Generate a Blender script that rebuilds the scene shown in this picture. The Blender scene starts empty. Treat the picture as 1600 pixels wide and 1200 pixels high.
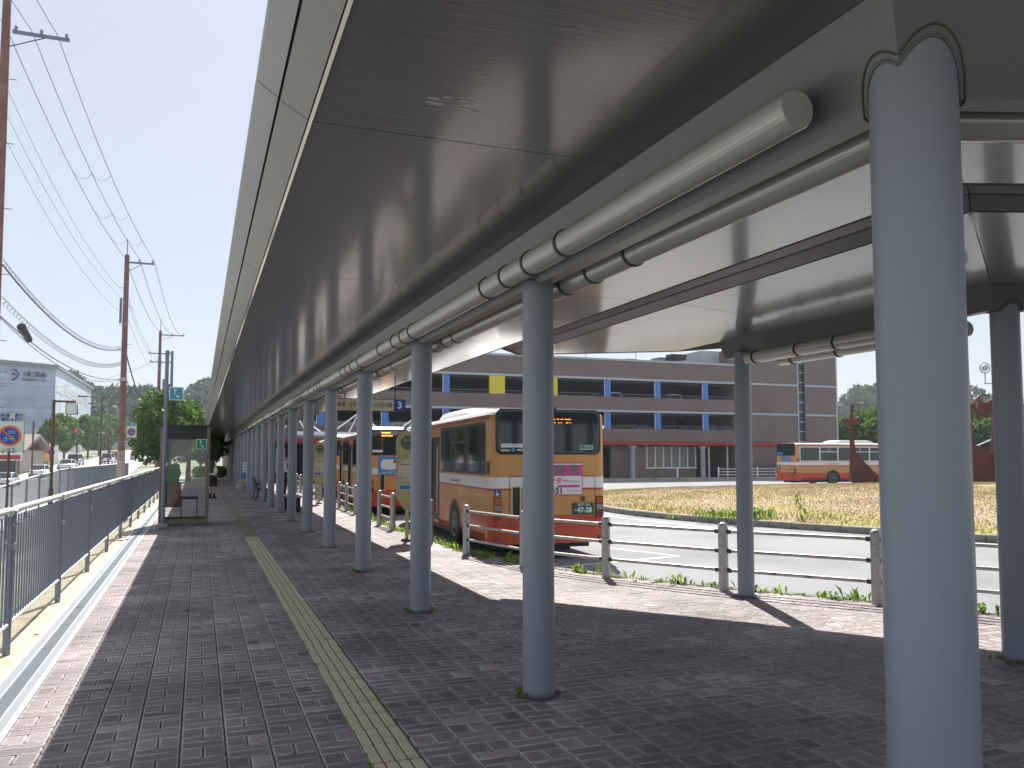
import bpy, math, random
import numpy as np
from mathutils import Vector, Matrix, Euler
random.seed(7); rng = np.random.default_rng(7)
PI = math.pi; R = math.radians
sc = bpy.context.scene; C = sc.collection
# ------------------------------------------------ camera
cam = bpy.data.cameras.new('camera'); camo = bpy.data.objects.new('camera', cam); C.objects.link(camo)
camo.location = (0, 0, 1.6)
camo.rotation_euler = Euler((R(90 + 3.714), 0, R(-20.662)), 'XYZ')
cam.sensor_fit = 'HORIZONTAL'; cam.sensor_width = 36.0; cam.lens = 36.0 * 1294 / 1600
cam.shift_y = 29 / 1600; cam.clip_start = 0.05; cam.clip_end = 3000
sc.camera = camo
# ------------------------------------------------ sky and sun
SUN_EL, SUN_AZ = 49.0, 19.5
w = bpy.data.worlds.new('World'); sc.world = w; w.use_nodes = True
nt = w.node_tree; nt.nodes.clear()
sky = nt.nodes.new('ShaderNodeTexSky'); sky.sky_type = 'NISHITA'; sky.sun_disc = False
sky.sun_elevation = R(SUN_EL); sky.sun_rotation = R(SUN_AZ)
sky.air_density = 1.0; sky.dust_density = 1.0; sky.ozone_density = 2.0; sky.altitude = 100
bg = nt.nodes.new('ShaderNodeBackground'); bg.inputs[1].default_value = 0.070
wo = nt.nodes.new('ShaderNodeOutputWorld'); 
vm0 = nt.nodes.new('ShaderNodeMix'); vm0.data_type = 'RGBA'; vm0.inputs[0].default_value = 0.72      # thin bright haze over the whole sky
vm0.inputs[7].default_value = (5.6, 5.9, 6.55, 1); nt.links.new(sky.outputs[0], vm0.inputs[6]); nt.links.new(vm0.outputs[2], bg.inputs[0]); nt.links.new(bg.outputs[0], wo.inputs[0])
sun = bpy.data.lights.new('sun', 'SUN'); sun.energy = 5.0; sun.angle = R(0.5); sun.color = (1, 0.955, 0.88)
suno = bpy.data.objects.new('sun', sun); C.objects.link(suno)
e, a = R(SUN_EL), R(SUN_AZ)
sd = Vector((math.sin(a) * math.cos(e), math.cos(a) * math.cos(e), math.sin(e)))
suno.rotation_euler = sd.to_track_quat('Z', 'Y').to_euler(); suno.location = (0, 0, 60)
sc.view_settings.view_transform = 'Standard'; sc.view_settings.look = 'None'
sc.view_settings.exposure = 0.95; sc.view_settings.gamma = 1; sc.view_settings.use_curve_mapping = False
# ------------------------------------------------ materials
MATS = {}
def mat(name, col, rough=0.6, metal=0.0, var=0.0, scale=6.0, bump=0.0, bscale=60.0, dirt=None, dscale=1.2, dlo=0.5, dhi=0.75, spec=None, stretch=None, coat=0.0, emit=None):
    if name in MATS: return MATS[name]
    m = bpy.data.materials.new(name); m.use_nodes = True; n = m.node_tree; N = n.nodes; L = n.links
    p = N['Principled BSDF']; p.inputs['Roughness'].default_value = rough; p.inputs['Metallic'].default_value = metal
    if spec is not None: p.inputs['Specular IOR Level'].default_value = spec
    if coat: p.inputs['Coat Weight'].default_value = coat; p.inputs['Coat Roughness'].default_value = 0.08 if name != 'soffit_paint' else 0.11
    c4 = (*col, 1); p.inputs['Base Color'].default_value = c4
    if emit: p.inputs['Emission Color'].default_value = (*emit[:3], 1); p.inputs['Emission Strength'].default_value = emit[3]
    if var or bump or dirt:
        tc = N.new('ShaderNodeTexCoord'); src = tc.outputs['Object']
        if stretch:
            mp = N.new('ShaderNodeMapping'); mp.inputs['Scale'].default_value = stretch; L.new(src, mp.inputs[0]); src = mp.outputs[0]
    last = None
    if var:
        t = N.new('ShaderNodeTexNoise'); t.inputs['Scale'].default_value = scale; t.inputs['Detail'].default_value = 6; L.new(src, t.inputs[0])
        mx = N.new('ShaderNodeMix'); mx.data_type = 'RGBA'
        mx.inputs[6].default_value = (*[c * (1 - var) for c in col], 1); mx.inputs[7].default_value = (*[min(1, c * (1 + var)) for c in col], 1)
        L.new(t.outputs[0], mx.inputs[0]); last = mx.outputs[2]
    if dirt:
        t = N.new('ShaderNodeTexNoise'); t.inputs['Scale'].default_value = dscale; t.inputs['Detail'].default_value = 8; L.new(src, t.inputs[0])
        mr = N.new('ShaderNodeMapRange'); mr.inputs[1].default_value = dlo; mr.inputs[2].default_value = dhi; L.new(t.outputs[0], mr.inputs[0])
        mx = N.new('ShaderNodeMix'); mx.data_type = 'RGBA'; mx.inputs[6].default_value = c4
        if last: L.new(last, mx.inputs[6])
        mx.inputs[7].default_value = (*dirt, 1); L.new(mr.outputs[0], mx.inputs[0]); last = mx.outputs[2]
    if last: L.new(last, p.inputs['Base Color'])
    if bump:
        t = N.new('ShaderNodeTexNoise'); t.inputs['Scale'].default_value = bscale; t.inputs['Detail'].default_value = 5; L.new(src, t.inputs[0])
        b = N.new('ShaderNodeBump'); b.inputs['Strength'].default_value = bump; b.inputs['Distance'].default_value = 0.02
        L.new(t.outputs[0], b.inputs['Height']); L.new(b.outputs[0], p.inputs['Normal'])
    MATS[name] = m; return m
def attr_mat(name, lo, hi, rough=0.85, extra=None, bump=0.3, bscale=120, trans=0.0, noise=0.25, nscale=40):
    """colour runs lo..hi with the mesh's own 'tone' attribute; extra tints where attribute 'edge' is 1"""
    m = bpy.data.materials.new(name); m.use_nodes = True; n = m.node_tree; N = n.nodes; L = n.links
    p = N['Principled BSDF']; p.inputs['Roughness'].default_value = rough
    at = N.new('ShaderNodeAttribute'); at.attribute_name = 'tone'
    mx = N.new('ShaderNodeMix'); mx.data_type = 'RGBA'; mx.inputs[6].default_value = (*lo, 1); mx.inputs[7].default_value = (*hi, 1)
    L.new(at.outputs['Fac'], mx.inputs[0]); last = mx.outputs[2]
    tc = N.new('ShaderNodeTexCoord')
    if extra:
        ae = N.new('ShaderNodeAttribute'); ae.attribute_name = 'edge'
        t0 = N.new('ShaderNodeTexNoise'); t0.inputs['Scale'].default_value = 14; t0.inputs['Detail'].default_value = 4
        ge = N.new('ShaderNodeNewGeometry'); L.new(ge.outputs['Position'], t0.inputs[0])
        mu = N.new('ShaderNodeMath'); mu.operation = 'MULTIPLY'; L.new(ae.outputs['Fac'], mu.inputs[0]); L.new(t0.outputs[0], mu.inputs[1])
        m2 = N.new('ShaderNodeMix'); m2.data_type = 'RGBA'; L.new(mu.outputs[0], m2.inputs[0]); L.new(last, m2.inputs[6]); m2.inputs[7].default_value = (*extra, 1); last = m2.outputs[2]
        # broad patches of wear and bloom
        t1 = N.new('ShaderNodeTexNoise'); t1.inputs['Scale'].default_value = 0.9; t1.inputs['Detail'].default_value = 5; L.new(ge.outputs['Position'], t1.inputs[0])
        mr = N.new('ShaderNodeMapRange'); mr.inputs[1].default_value = 0.35; mr.inputs[2].default_value = 0.7; mr.inputs[3].default_value = 0.66; mr.inputs[4].default_value = 1.3; L.new(t1.outputs[0], mr.inputs[0])
        vm = N.new('ShaderNodeVectorMath'); vm.operation = 'SCALE'; L.new(last, vm.inputs[0]); L.new(mr.outputs[0], vm.inputs['Scale']); last = vm.outputs[0]
    if noise:
        ge2 = N.new('ShaderNodeNewGeometry')
        t2 = N.new('ShaderNodeTexNoise'); t2.inputs['Scale'].default_value = nscale; t2.inputs['Detail'].default_value = 4; L.new(ge2.outputs['Position'], t2.inputs[0])
        mr2 = N.new('ShaderNodeMapRange'); mr2.inputs[1].default_value = 0.3; mr2.inputs[2].default_value = 0.7; mr2.inputs[3].default_value = 1 - noise; mr2.inputs[4].default_value = 1 + noise; L.new(t2.outputs[0], mr2.inputs[0])
        vm2 = N.new('ShaderNodeVectorMath'); vm2.operation = 'SCALE'; L.new(last, vm2.inputs[0]); L.new(mr2.outputs[0], vm2.inputs['Scale']); last = vm2.outputs[0]
        if bump:
            b = N.new('ShaderNodeBump'); b.inputs['Strength'].default_value = bump; b.inputs['Distance'].default_value = 0.004
            t3 = N.new('ShaderNodeTexNoise'); t3.inputs['Scale'].default_value = bscale; L.new(ge2.outputs['Position'], t3.inputs[0])
            L.new(t3.outputs[0], b.inputs['Height']); L.new(b.outputs[0], p.inputs['Normal'])
    L.new(last, p.inputs['Base Color'])
    if trans:
        tr = N.new('ShaderNodeBsdfTranslucent'); L.new(last, tr.inputs[0])
        ms = N.new('ShaderNodeMixShader'); ms.inputs[0].default_value = trans
        L.new(p.outputs[0], ms.inputs[1]); L.new(tr.outputs[0], ms.inputs[2]); L.new(ms.outputs[0], N['Material Output'].inputs[0])
    MATS[name] = m; return m
# painted steel of the canopy: glossy coat with faint ripples
SOF = mat('soffit_paint', (0.145, 0.138, 0.138), 0.27, 0.0, var=0.06, scale=2.5, bump=0.13, bscale=4.0, stretch=(1, 14, 1), spec=1.0, coat=0.9, dirt=(0.12, 0.114, 0.113), dscale=1.5, dlo=0.55, dhi=0.8)
BEAM = mat('beam_paint', (0.125, 0.135, 0.138), 0.35, var=0.08, bump=0.05, bscale=90)
FAS = mat('fascia_metal', (0.25, 0.25, 0.265), 0.28, 0.2, var=0.06, bump=0.03, bscale=4, stretch=(1, 6, 1))
COLM = mat('column_paint', (0.25, 0.28, 0.335), 0.36, var=0.07, scale=5, bump=0.08, bscale=90, spec=0.5, stretch=(1, 1, .18), dirt=(0.20, 0.225, 0.265), dscale=2.2, dlo=0.58, dhi=0.8)
TUBEM = mat('tube_paint', (0.40, 0.385, 0.36), 0.2, var=0.05, scale=5, spec=1.0, coat=1.0, dirt=(0.3, 0.28, 0.25), dscale=3, dlo=0.6, dhi=0.8)
RINGM = mat('tube_joint', (0.07, 0.062, 0.05), 0.6)
SEAM = mat('dark_gap', (0.03, 0.03, 0.03), 0.8)
GALV = mat('galvanised', (0.21, 0.235, 0.29), 0.45, 0.3, var=0.12, scale=9)
RAILTOP = mat('galvanised_rail', (0.62, 0.63, 0.65), 0.45, 0.2, var=0.12, scale=14)
ALU = mat('dull_aluminium', (0.46, 0.44, 0.42), 0.42, 0.45, var=0.15, scale=12, dirt=(0.2, 0.18, 0.15), dscale=9, dlo=0.55, dhi=0.75)
CONC = mat('pale_concrete', (0.50, 0.44, 0.31), 0.9, var=0.12, scale=8, bump=0.3, bscale=80, dirt=(0.3, 0.26, 0.17), dscale=3)
CONCG = mat('grey_concrete', (0.36, 0.35, 0.33), 0.9, var=0.15, scale=8, bump=0.3, bscale=80, dirt=(0.2, 0.19, 0.17), dscale=2)
KERB = mat('kerb_stone', (0.24, 0.235, 0.22), 0.9, var=0.3, scale=5, bump=0.5, bscale=50, dirt=(0.1, 0.1, 0.08), dscale=4)
WHITEC = mat('white_edging', (0.6, 0.62, 0.66), 0.7, var=0.1, scale=12, dirt=(0.35, 0.34, 0.3), dscale=7, dlo=0.55, dhi=0.75)
GRATE = mat('grate_steel', (0.15, 0.19, 0.215), 0.5, 0.3, var=0.15, scale=20)
GROUT = mat('grout', (0.1, 0.085, 0.075), 0.95, var=0.3, scale=30)
ASPH = mat('asphalt', (0.235, 0.24, 0.25), 0.9, var=0.1, scale=220, bump=0.3, bscale=400, dirt=(0.18, 0.185, 0.195), dscale=0.35, dlo=0.48, dhi=0.66)
LINE = mat('road_paint', (0.62, 0.62, 0.6), 0.7, dirt=(0.36, 0.36, 0.36), dscale=9, dlo=0.5, dhi=0.75)
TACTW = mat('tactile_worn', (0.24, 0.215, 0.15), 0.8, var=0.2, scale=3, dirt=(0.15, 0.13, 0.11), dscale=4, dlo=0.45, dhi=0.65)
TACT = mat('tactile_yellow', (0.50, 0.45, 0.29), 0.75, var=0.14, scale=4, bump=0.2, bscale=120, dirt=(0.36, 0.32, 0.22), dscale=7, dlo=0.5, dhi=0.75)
WHITE = mat('white_paint', (0.75, 0.76, 0.78), 0.4, var=0.04)
BLACK = mat('black', (0.02, 0.02, 0.022), 0.45)
DGREY = mat('dark_grey', (0.06, 0.06, 0.065), 0.5)
MGREY = mat('mid_grey', (0.25, 0.26, 0.28), 0.5)
GLASS = mat('dark_glass', (0.022, 0.03, 0.032), 0.05, spec=0.7)
RUBBER = mat('rubber', (0.025, 0.025, 0.027), 0.8)
RIM = mat('wheel_rim', (0.25, 0.25, 0.26), 0.5, 0.4, var=0.2)
BUS_TAN = mat('bus_tan', (0.56, 0.275, 0.08), 0.3, coat=0.25, var=0.05, scale=2, dirt=(0.5, 0.245, 0.075), dscale=1.5)
BUS_RED = mat('bus_vermilion', (0.52, 0.065, 0.015), 0.3, coat=0.25, var=0.06, scale=3)
BUS_STR = mat('bus_white', (0.70, 0.70, 0.70), 0.28, coat=0.4, var=0.03)
BUS_LIN = mat('bus_red_line', (0.45, 0.04, 0.02), 0.3)
BUS_ROOFL = mat('bus_roof_edge', (0.33, 0.10, 0.06), 0.35)
BUS_ROOF = mat('bus_roof', (0.72, 0.70, 0.66), 0.35, var=0.05)
LAMP_R = mat('lamp_red', (0.17, 0.012, 0.008), 0.15, coat=0.5)
LAMP_O = mat('lamp_orange', (0.35, 0.09, 0.01), 0.15, coat=0.5)
BLUE = mat('sign_blue', (0.015, 0.06, 0.32), 0.4)
SBLUE = mat('sky_blue', (0.05, 0.22, 0.55), 0.4)
GREEN = mat('sign_green', (0.01, 0.25, 0.13), 0.4)
ORANGE = mat('sign_orange', (0.7, 0.12, 0.02), 0.4)
PINK = mat('sign_pink', (0.62, 0.05, 0.28), 0.4)
YELLOW = mat('panel_yellow', (0.66, 0.55, 0.03), 0.5, var=0.05)
COLB = mat('column_blue', (0.07, 0.21, 0.58), 0.5, var=0.05)
REDB = mat('red_band', (0.34, 0.018, 0.012), 0.5, var=0.06)
TEXTK = mat('lettering_black', (0.02, 0.02, 0.03), 0.5)
TEXTW = mat('lettering_white', (0.8, 0.8, 0.8), 0.5)
LED = mat('led_amber', (0.3, 0.1, 0.0), 0.5, emit=(1.0, 0.35, 0.03, 1.6))
CREAM = mat('sign_cream', (0.62, 0.58, 0.45), 0.5, var=0.05, dirt=(0.42, 0.37, 0.2), dscale=5)
SCREAM = mat('stop_sign_yellow', (0.52, 0.45, 0.22), 0.5, var=0.06, dirt=(0.34, 0.3, 0.13), dscale=5)
PLATE = mat('plate_green', (0.012, 0.08, 0.06), 0.4)
BROWN = mat('brown_steel', (0.11, 0.045, 0.035), 0.5, var=0.1)
POLEM = mat('pole_brown', (0.20, 0.095, 0.085), 0.7, var=0.12, scale=3, dirt=(0.3, 0.17, 0.15), dscale=1.5)
POLEB = mat('pole_bluegrey', (0.16, 0.2, 0.29), 0.6, var=0.1)
WIRE = mat('wire', (0.10, 0.11, 0.16), 0.6)
RUST = mat('weathering_steel', (0.085, 0.024, 0.02), 0.75, var=0.25, scale=2, bump=0.2, bscale=30, dirt=(0.13, 0.04, 0.025), dscale=0.8)
BOOTH = mat('booth_bronze', (0.19, 0.16, 0.11), 0.45, 0.3, var=0.1)
SKIN = mat('skin', (0.48, 0.27, 0.19), 0.5); HAIR = mat('hair', (0.012, 0.010, 0.010), 0.45)
SHIRT = mat('shirt_white', (0.66, 0.66, 0.68), 0.8); CLOTHK = mat('cloth_black', (0.02, 0.02, 0.025), 0.85)
WOOD = mat('bench_wood', (0.28, 0.19, 0.12), 0.7, var=0.25, scale=9)
BARK = mat('bark', (0.11, 0.085, 0.065), 0.9, var=0.3, scale=8, bump=0.6, bscale=20)
def pane_mat():
    m = bpy.data.materials.new('clear_glass'); m.use_nodes = True; N = m.node_tree.nodes; L = m.node_tree.links
    tr = N.new('ShaderNodeBsdfTransparent'); tr.inputs[0].default_value = (0.95, 0.96, 0.95, 1)
    gl = N.new('ShaderNodeBsdfGlossy'); gl.inputs['Roughness'].default_value = 0.03
    fr = N.new('ShaderNodeFresnel'); fr.inputs[0].default_value = 1.5
    ms = N.new('ShaderNodeMixShader'); L.new(fr.outputs[0], ms.inputs[0]); L.new(tr.outputs[0], ms.inputs[1]); L.new(gl.outputs[0], ms.inputs[2])
    L.new(ms.outputs[0], N['Material Output'].inputs[0]); return m
CLEAR = pane_mat()
def tile_wall(name, col, joint, sx, sz, axis='x', rough=0.7):
    m = bpy.data.materials.new(name); m.use_nodes = True; N = m.node_tree.nodes; L = m.node_tree.links
    p = N['Principled BSDF']; p.inputs['Roughness'].default_value = rough
    tc = N.new('ShaderNodeTexCoord'); sp = N.new('ShaderNodeSeparateXYZ'); cb = N.new('ShaderNodeCombineXYZ'); L.new(tc.outputs['Object'], sp.inputs[0])
    ad = N.new('ShaderNodeMath'); ad.operation = 'ADD'; L.new(sp.outputs[0], ad.inputs[0]); L.new(sp.outputs[1], ad.inputs[1])
    L.new(ad.outputs[0], cb.inputs[0]); L.new(sp.outputs[2], cb.inputs[1])
    b = N.new('ShaderNodeTexBrick'); b.inputs['Scale'].default_value = 1; b.inputs['Brick Width'].default_value = sx; b.inputs['Row Height'].default_value = sz
    b.inputs['Mortar Size'].default_value = 0.012; b.offset = 0.5
    b.inputs['Color1'].default_value = (*[c * 0.86 for c in col], 1); b.inputs['Color2'].default_value = (*[c * 1.14 for c in col], 1); b.inputs['Mortar'].default_value = (*joint, 1)
    L.new(cb.outputs[0], b.inputs[0])
    t = N.new('ShaderNodeTexNoise'); t.inputs['Scale'].default_value = 0.35; t.inputs['Detail'].default_value = 6; L.new(tc.outputs['Object'], t.inputs[0])
    mr = N.new('ShaderNodeMapRange'); mr.inputs[1].default_value = 0.3; mr.inputs[2].default_value = 0.7; mr.inputs[3].default_value = 0.85; mr.inputs[4].default_value = 1.12; L.new(t.outputs[0], mr.inputs[0])
    vm = N.new('ShaderNodeVectorMath'); vm.operation = 'SCALE'; L.new(b.outputs[0], vm.inputs[0]); L.new(mr.outputs[0], vm.inputs['Scale']); L.new(vm.outputs[0], p.inputs['Base Color'])
    MATS[name] = m; return m
BRICKW = tile_wall('brown_tile', (0.155, 0.112, 0.098), (0.22, 0.18, 0.17), 0.24, 0.075)
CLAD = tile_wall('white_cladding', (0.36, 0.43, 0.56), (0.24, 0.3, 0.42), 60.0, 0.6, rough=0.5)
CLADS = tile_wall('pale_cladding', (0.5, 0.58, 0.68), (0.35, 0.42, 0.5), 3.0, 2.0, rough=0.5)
# ------------------------------------------------ mesh helpers
class MB:
    def __init__(s): s.v = []; s.f = []; s.m = []; s.sm = []
    def add(s, vs, fs, mi=0, smooth=False):
        o = len(s.v); s.v += [tuple(q) for q in vs]; s.f += [tuple(i + o for i in f) for f in fs]; s.m += [mi] * len(fs); s.sm += [smooth] * len(fs); return s
    def box(s, x0, x1, y0, y1, z0, z1, mi=0):
        v = [(x, y, z) for z in (z0, z1) for y in (y0, y1) for x in (x0, x1)]
        return s.add(v, [(0, 2, 3, 1), (4, 5, 7, 6), (0, 1, 5, 4), (2, 6, 7, 3), (0, 4, 6, 2), (1, 3, 7, 5)], mi)
    def bbox(s, x0, x1, y0, y1, z0, z1, b=0.01, mi=0):
        """box with chamfered vertical and top edges"""
        def ring(i, z): return [(x0 + i + b, y0 + i, z), (x1 - i - b, y0 + i, z), (x1 - i, y0 + i + b, z), (x1 - i, y1 - i - b, z), (x1 - i - b, y1 - i, z), (x0 + i + b, y1 - i, z), (x0 + i, y1 - i - b, z), (x0 + i, y0 + i + b, z)]
        return s.loft([ring(b, z0), ring(0, z0 + b), ring(0, z1 - b), ring(b, z1)], mi, cap=True, smooth=False)
    def loft(s, rings, mi=0, cap=True, smooth=True, closed=True):
        n = len(rings[0]); vs = [p for r in rings for p in r]; fs = []
        for k in range(len(rings) - 1):
            for i in range(n if closed else n - 1):
                j = (i + 1) % n; fs.append((k * n + i, k * n + j, (k + 1) * n + j, (k + 1) * n + i))
        s.add(vs, fs, mi, smooth)
        if cap:
            s.add(rings[0], [tuple(range(n))[::-1]], mi); s.add(rings[-1], [tuple(range(n))], mi)
        return s
    def tube(s, p0, p1, r0, r1=None, n=12, mi=0, cap=True):
        r1 = r0 if r1 is None else r1; p0 = Vector(p0); p1 = Vector(p1); d = (p1 - p0).normalized()
        u = d.orthogonal().normalized(); w_ = d.cross(u)
        rg = [[tuple(p + (u * math.cos(2 * PI * i / n) + w_ * math.sin(2 * PI * i / n)) * r) for i in range(n)] for p, r in ((p0, r0), (p1, r1))]
        return s.loft(rg, mi, cap)
    def path(s, pts, r, n=6, mi=0, cap=True):
        pts = [Vector(p) for p in pts]; rg = []; u = None
        for i, p in enumerate(pts):
            d = (pts[min(i + 1, len(pts) - 1)] - pts[max(i - 1, 0)]).normalized()
            if u is None: u = d.orthogonal().normalized()
            u = (u - d * u.dot(d)).normalized(); w_ = d.cross(u); rr = r[i] if isinstance(r, (list, tuple)) else r
            rg.append([tuple(p + (u * math.cos(2 * PI * k / n) + w_ * math.sin(2 * PI * k / n)) * rr) for k in range(n)])
        return s.loft(rg, mi, cap)
    def lathe(s, prof, c=(0, 0, 0), n=20, mi=0, cap=True):
        return s.loft([[(c[0] + r * math.cos(2 * PI * i / n), c[1] + r * math.sin(2 * PI * i / n), c[2] + z) for i in range(n)] for r, z in prof], mi, cap)
    def prism(s, poly, axis, a0, a1, mi=0):
        """polygon (two coords) extruded along axis 'x','y' or 'z'"""
        def P(p, t): return {'x': (t, p[0], p[1]), 'y': (p[0], t, p[1]), 'z': (p[0], p[1], t)}[axis]
        n = len(poly); vs = [P(p, a0) for p in poly] + [P(p, a1) for p in poly]
        fs = [tuple(range(n))[::-1], tuple(range(n, 2 * n))] + [(i, (i + 1) % n, n + (i + 1) % n, n + i) for i in range(n)]
        return s.add(vs, fs, mi)
    def ball(s, c, r, n=12, mi=0, sz=(1, 1, 1)):
        pr = [(math.sin(PI * k / 8) * r, -math.cos(PI * k / 8) * r) for k in range(1, 8)]
        o = len(s.v); s.lathe(pr, (0, 0, 0), n, mi)
        for i in range(o, len(s.v)):
            q = s.v[i]; s.v[i] = (c[0] + q[0] * sz[0], c[1] + q[1] * sz[1], c[2] + q[2] * sz[2])
        return s
    def mesh(s, name, mats):
        me = bpy.data.meshes.new(name); me.from_pydata(s.v, [], s.f)
        for q in (mats if isinstance(mats, (list, tuple)) else [mats]): me.materials.append(q)
        me.polygons.foreach_set('material_index', s.m); me.polygons.foreach_set('use_smooth', s.sm)
        import bmesh as _b
        bm = _b.new(); bm.from_mesh(me); _b.ops.recalc_face_normals(bm, faces=bm.faces); bm.to_mesh(me); bm.free(); me.update(); return me
def link(name, me, parent=None, loc=None, rot=None):
    o = bpy.data.objects.new(name, me); C.objects.link(o)
    if parent: o.parent = parent
    if loc is not None: o.location = loc
    if rot is not None: o.rotation_euler = rot
    return o
def part(name, mb, mats, parent=None, label=None, loc=None, rot=None):
    o = link(name, mb.mesh(name, mats), parent, loc, rot)
    if label: o['label'] = label
    return o
def tag(o, label, cat, group=None):
    o['label'] = label; o['category'] = cat
    if group: o['group'] = group
    return o
def thing(name, label, cat, loc=(0, 0, 0), rz=0, group=None, s=1):
    o = bpy.data.objects.new(name, None); C.objects.link(o); o.location = loc; o.rotation_euler = (0, 0, rz); o.empty_display_size = 0.2
    if s != 1: o.scale = (s, s, s)
    return tag(o, label, cat, group)
def struct(o, kind='structure'): o['kind'] = kind; return o
def copy_tree(o, parent=None):
    c = o.copy(); C.objects.link(c)
    if parent: c.parent = parent
    for ch in list(o.children): copy_tree(ch, c)
    return c
def np_mesh(name, V, F, mats, attrs=None, smooth=False):
    me = bpy.data.meshes.new(name); k = F.shape[1]
    me.vertices.add(len(V)); me.vertices.foreach_set('co', V.astype(np.float32).ravel())
    me.loops.add(F.size); me.loops.foreach_set('vertex_index', F.astype(np.int32).ravel())
    me.polygons.add(len(F)); me.polygons.foreach_set('loop_start', np.arange(0, F.size, k, dtype=np.int32)); me.polygons.foreach_set('loop_total', np.full(len(F), k, dtype=np.int32))
    for q in (mats if isinstance(mats, (list, tuple)) else [mats]): me.materials.append(q)
    for an, av in (attrs or {}).items():
        at = me.attributes.new(an, 'FLOAT', 'POINT'); at.data.foreach_set('value', av.astype(np.float32))
    me.update(); me.validate()
    if smooth: me.polygons.foreach_set('use_smooth', [True] * len(F))
    return me
def text(s, size, m, parent, loc, rot, name='lettering', align='CENTER', squeeze=1.0, bold=0.0, deep=0.002):
    cu = bpy.data.curves.new(name, 'FONT'); cu.body = s; cu.size = size; cu.align_x = align; cu.align_y = 'CENTER'; cu.extrude = deep; cu.offset = bold; cu.resolution_u = 3
    t = bpy.data.objects.new(name, cu); C.objects.link(t)
    me = bpy.data.meshes.new_from_object(t.evaluated_get(bpy.context.evaluated_depsgraph_get()))
    bpy.data.objects.remove(t); bpy.data.curves.remove(cu); me.materials.clear(); me.materials.append(m)
    o = link(name, me, parent, loc, rot); o.scale = (squeeze, 1, 1); return o
FACE_S = (R(90), 0, 0)          # lettering upright, read from the -Y side
def srings(n, r, c, z): return [(c[0] + r * math.cos(2 * PI * i / n), c[1] + r * math.sin(2 * PI * i / n), z) for i in range(n)]
# ================================================= GROUND
def road_z(y):
    return float(np.interp(y, [-200, 0, 60, 92, 105, 116, 126, 151, 177, 260, 400, 900], [-1.6, -1.9, -1.7, -1.3, -.67, -.15, .32, .7, 1.2, 3.5, 6, 6]))
def terr(x, y):
    rz = road_z(y) - 0.06
    rt = -0.30 if y < 66 else -0.30 + min(1.0, (y - 66) / 60.) * (max(rz, -0.3) + .3)
    t = min(1, max(0, (x + 7.2) / 5.0)); t = t * t * (3 - 2 * t)
    return rz * (1 - t) + rt * t
xs = np.concatenate([np.linspace(-1500, -60, 8), np.linspace(-50, -10, 9), np.linspace(-9, -1.8, 12), np.linspace(0, 80, 9), np.linspace(120, 1500, 7)])
ys = np.concatenate([np.linspace(-400, -20, 5), np.linspace(-10, 240, 70), np.linspace(270, 1800, 9)])
V = np.array([(x, y, terr(x, y)) for y in ys for x in xs]); nx = len(xs)
F = np.array([(j * nx + i, j * nx + i + 1, (j + 1) * nx + i + 1, (j + 1) * nx + i) for j in range(len(ys) - 1) for i in range(nx - 1)])
TERR = mat('verge_ground', (0.26, 0.25, 0.215), 0.95, var=0.25, scale=0.4, dirt=(0.12, 0.16, 0.05), dscale=0.15, dlo=0.45, dhi=0.6)
struct(link('ground', np_mesh('ground', V, F, TERR, smooth=True)))
def strip(name, m, x0, x1, y0, y1, zf, dz, step=4):
    yy = np.arange(y0, y1 + step, step); V = np.array([(x, y, zf(y) + dz) for y in yy for x in (x0, x1)])
    F = np.array([(2 * i, 2 * i + 1, 2 * i + 3, 2 * i + 2) for i in range(len(yy) - 1)]); return link(name, np_mesh(name, V, F, m))
ASPHL = mat('asphalt_pale', (0.36, 0.37, 0.38), 0.9, var=0.1, scale=60, dirt=(0.3, 0.31, 0.32), dscale=0.2, dlo=0.45, dhi=0.7)
road = struct(strip('main_road', ASPHL, -19, -7.6, -40, 420, road_z, 0.0))
for x in (-12.4, -9.6):
    mk = MB()
    for y in np.arange(60, 260, 10.0): mk.add([(x - .09, y, road_z(y) + .012), (x + .09, y, road_z(y) + .012), (x + .09, y + 5, road_z(y + 5) + .012), (x - .09, y + 5, road_z(y + 5) + .012)], [(0, 1, 2, 3)])
    part('lane_marking', mk, LINE, road)
mk = MB()
for k in range(9): mk.add([(-19.5 + k * .95, 100, road_z(100) + .02), (-19.05 + k * .95, 100, road_z(100) + .02), (-19.05 + k * .95, 103.5, road_z(103.5) + .02), (-19.5 + k * .95, 103.5, road_z(103.5) + .02)], [(0, 1, 2, 3)])
part('zebra_crossing', mk, LINE, road)
RZ = -0.20      # bus road surface
busroad = struct(part('bus_road', MB().box(3.0, 90, -30, 57.4, RZ - .05, RZ), ASPH))
def paint(pts, wd, name='road_line'):
    mb = MB(); pts = [Vector((*p, 0)) for p in pts]
    for i in range(len(pts) - 1):
        d = (pts[i + 1] - pts[i]).normalized(); n = Vector((-d.y, d.x, 0)) * wd / 2; z = RZ + 0.004
        mb.add([((pts[i] - n).x, (pts[i] - n).y, z), ((pts[i + 1] - n).x, (pts[i + 1] - n).y, z), ((pts[i + 1] + n).x, (pts[i + 1] + n).y, z), ((pts[i] + n).x, (pts[i] + n).y, z)], [(0, 1, 2, 3)])
    return part(name, mb, LINE, busroad)
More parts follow.
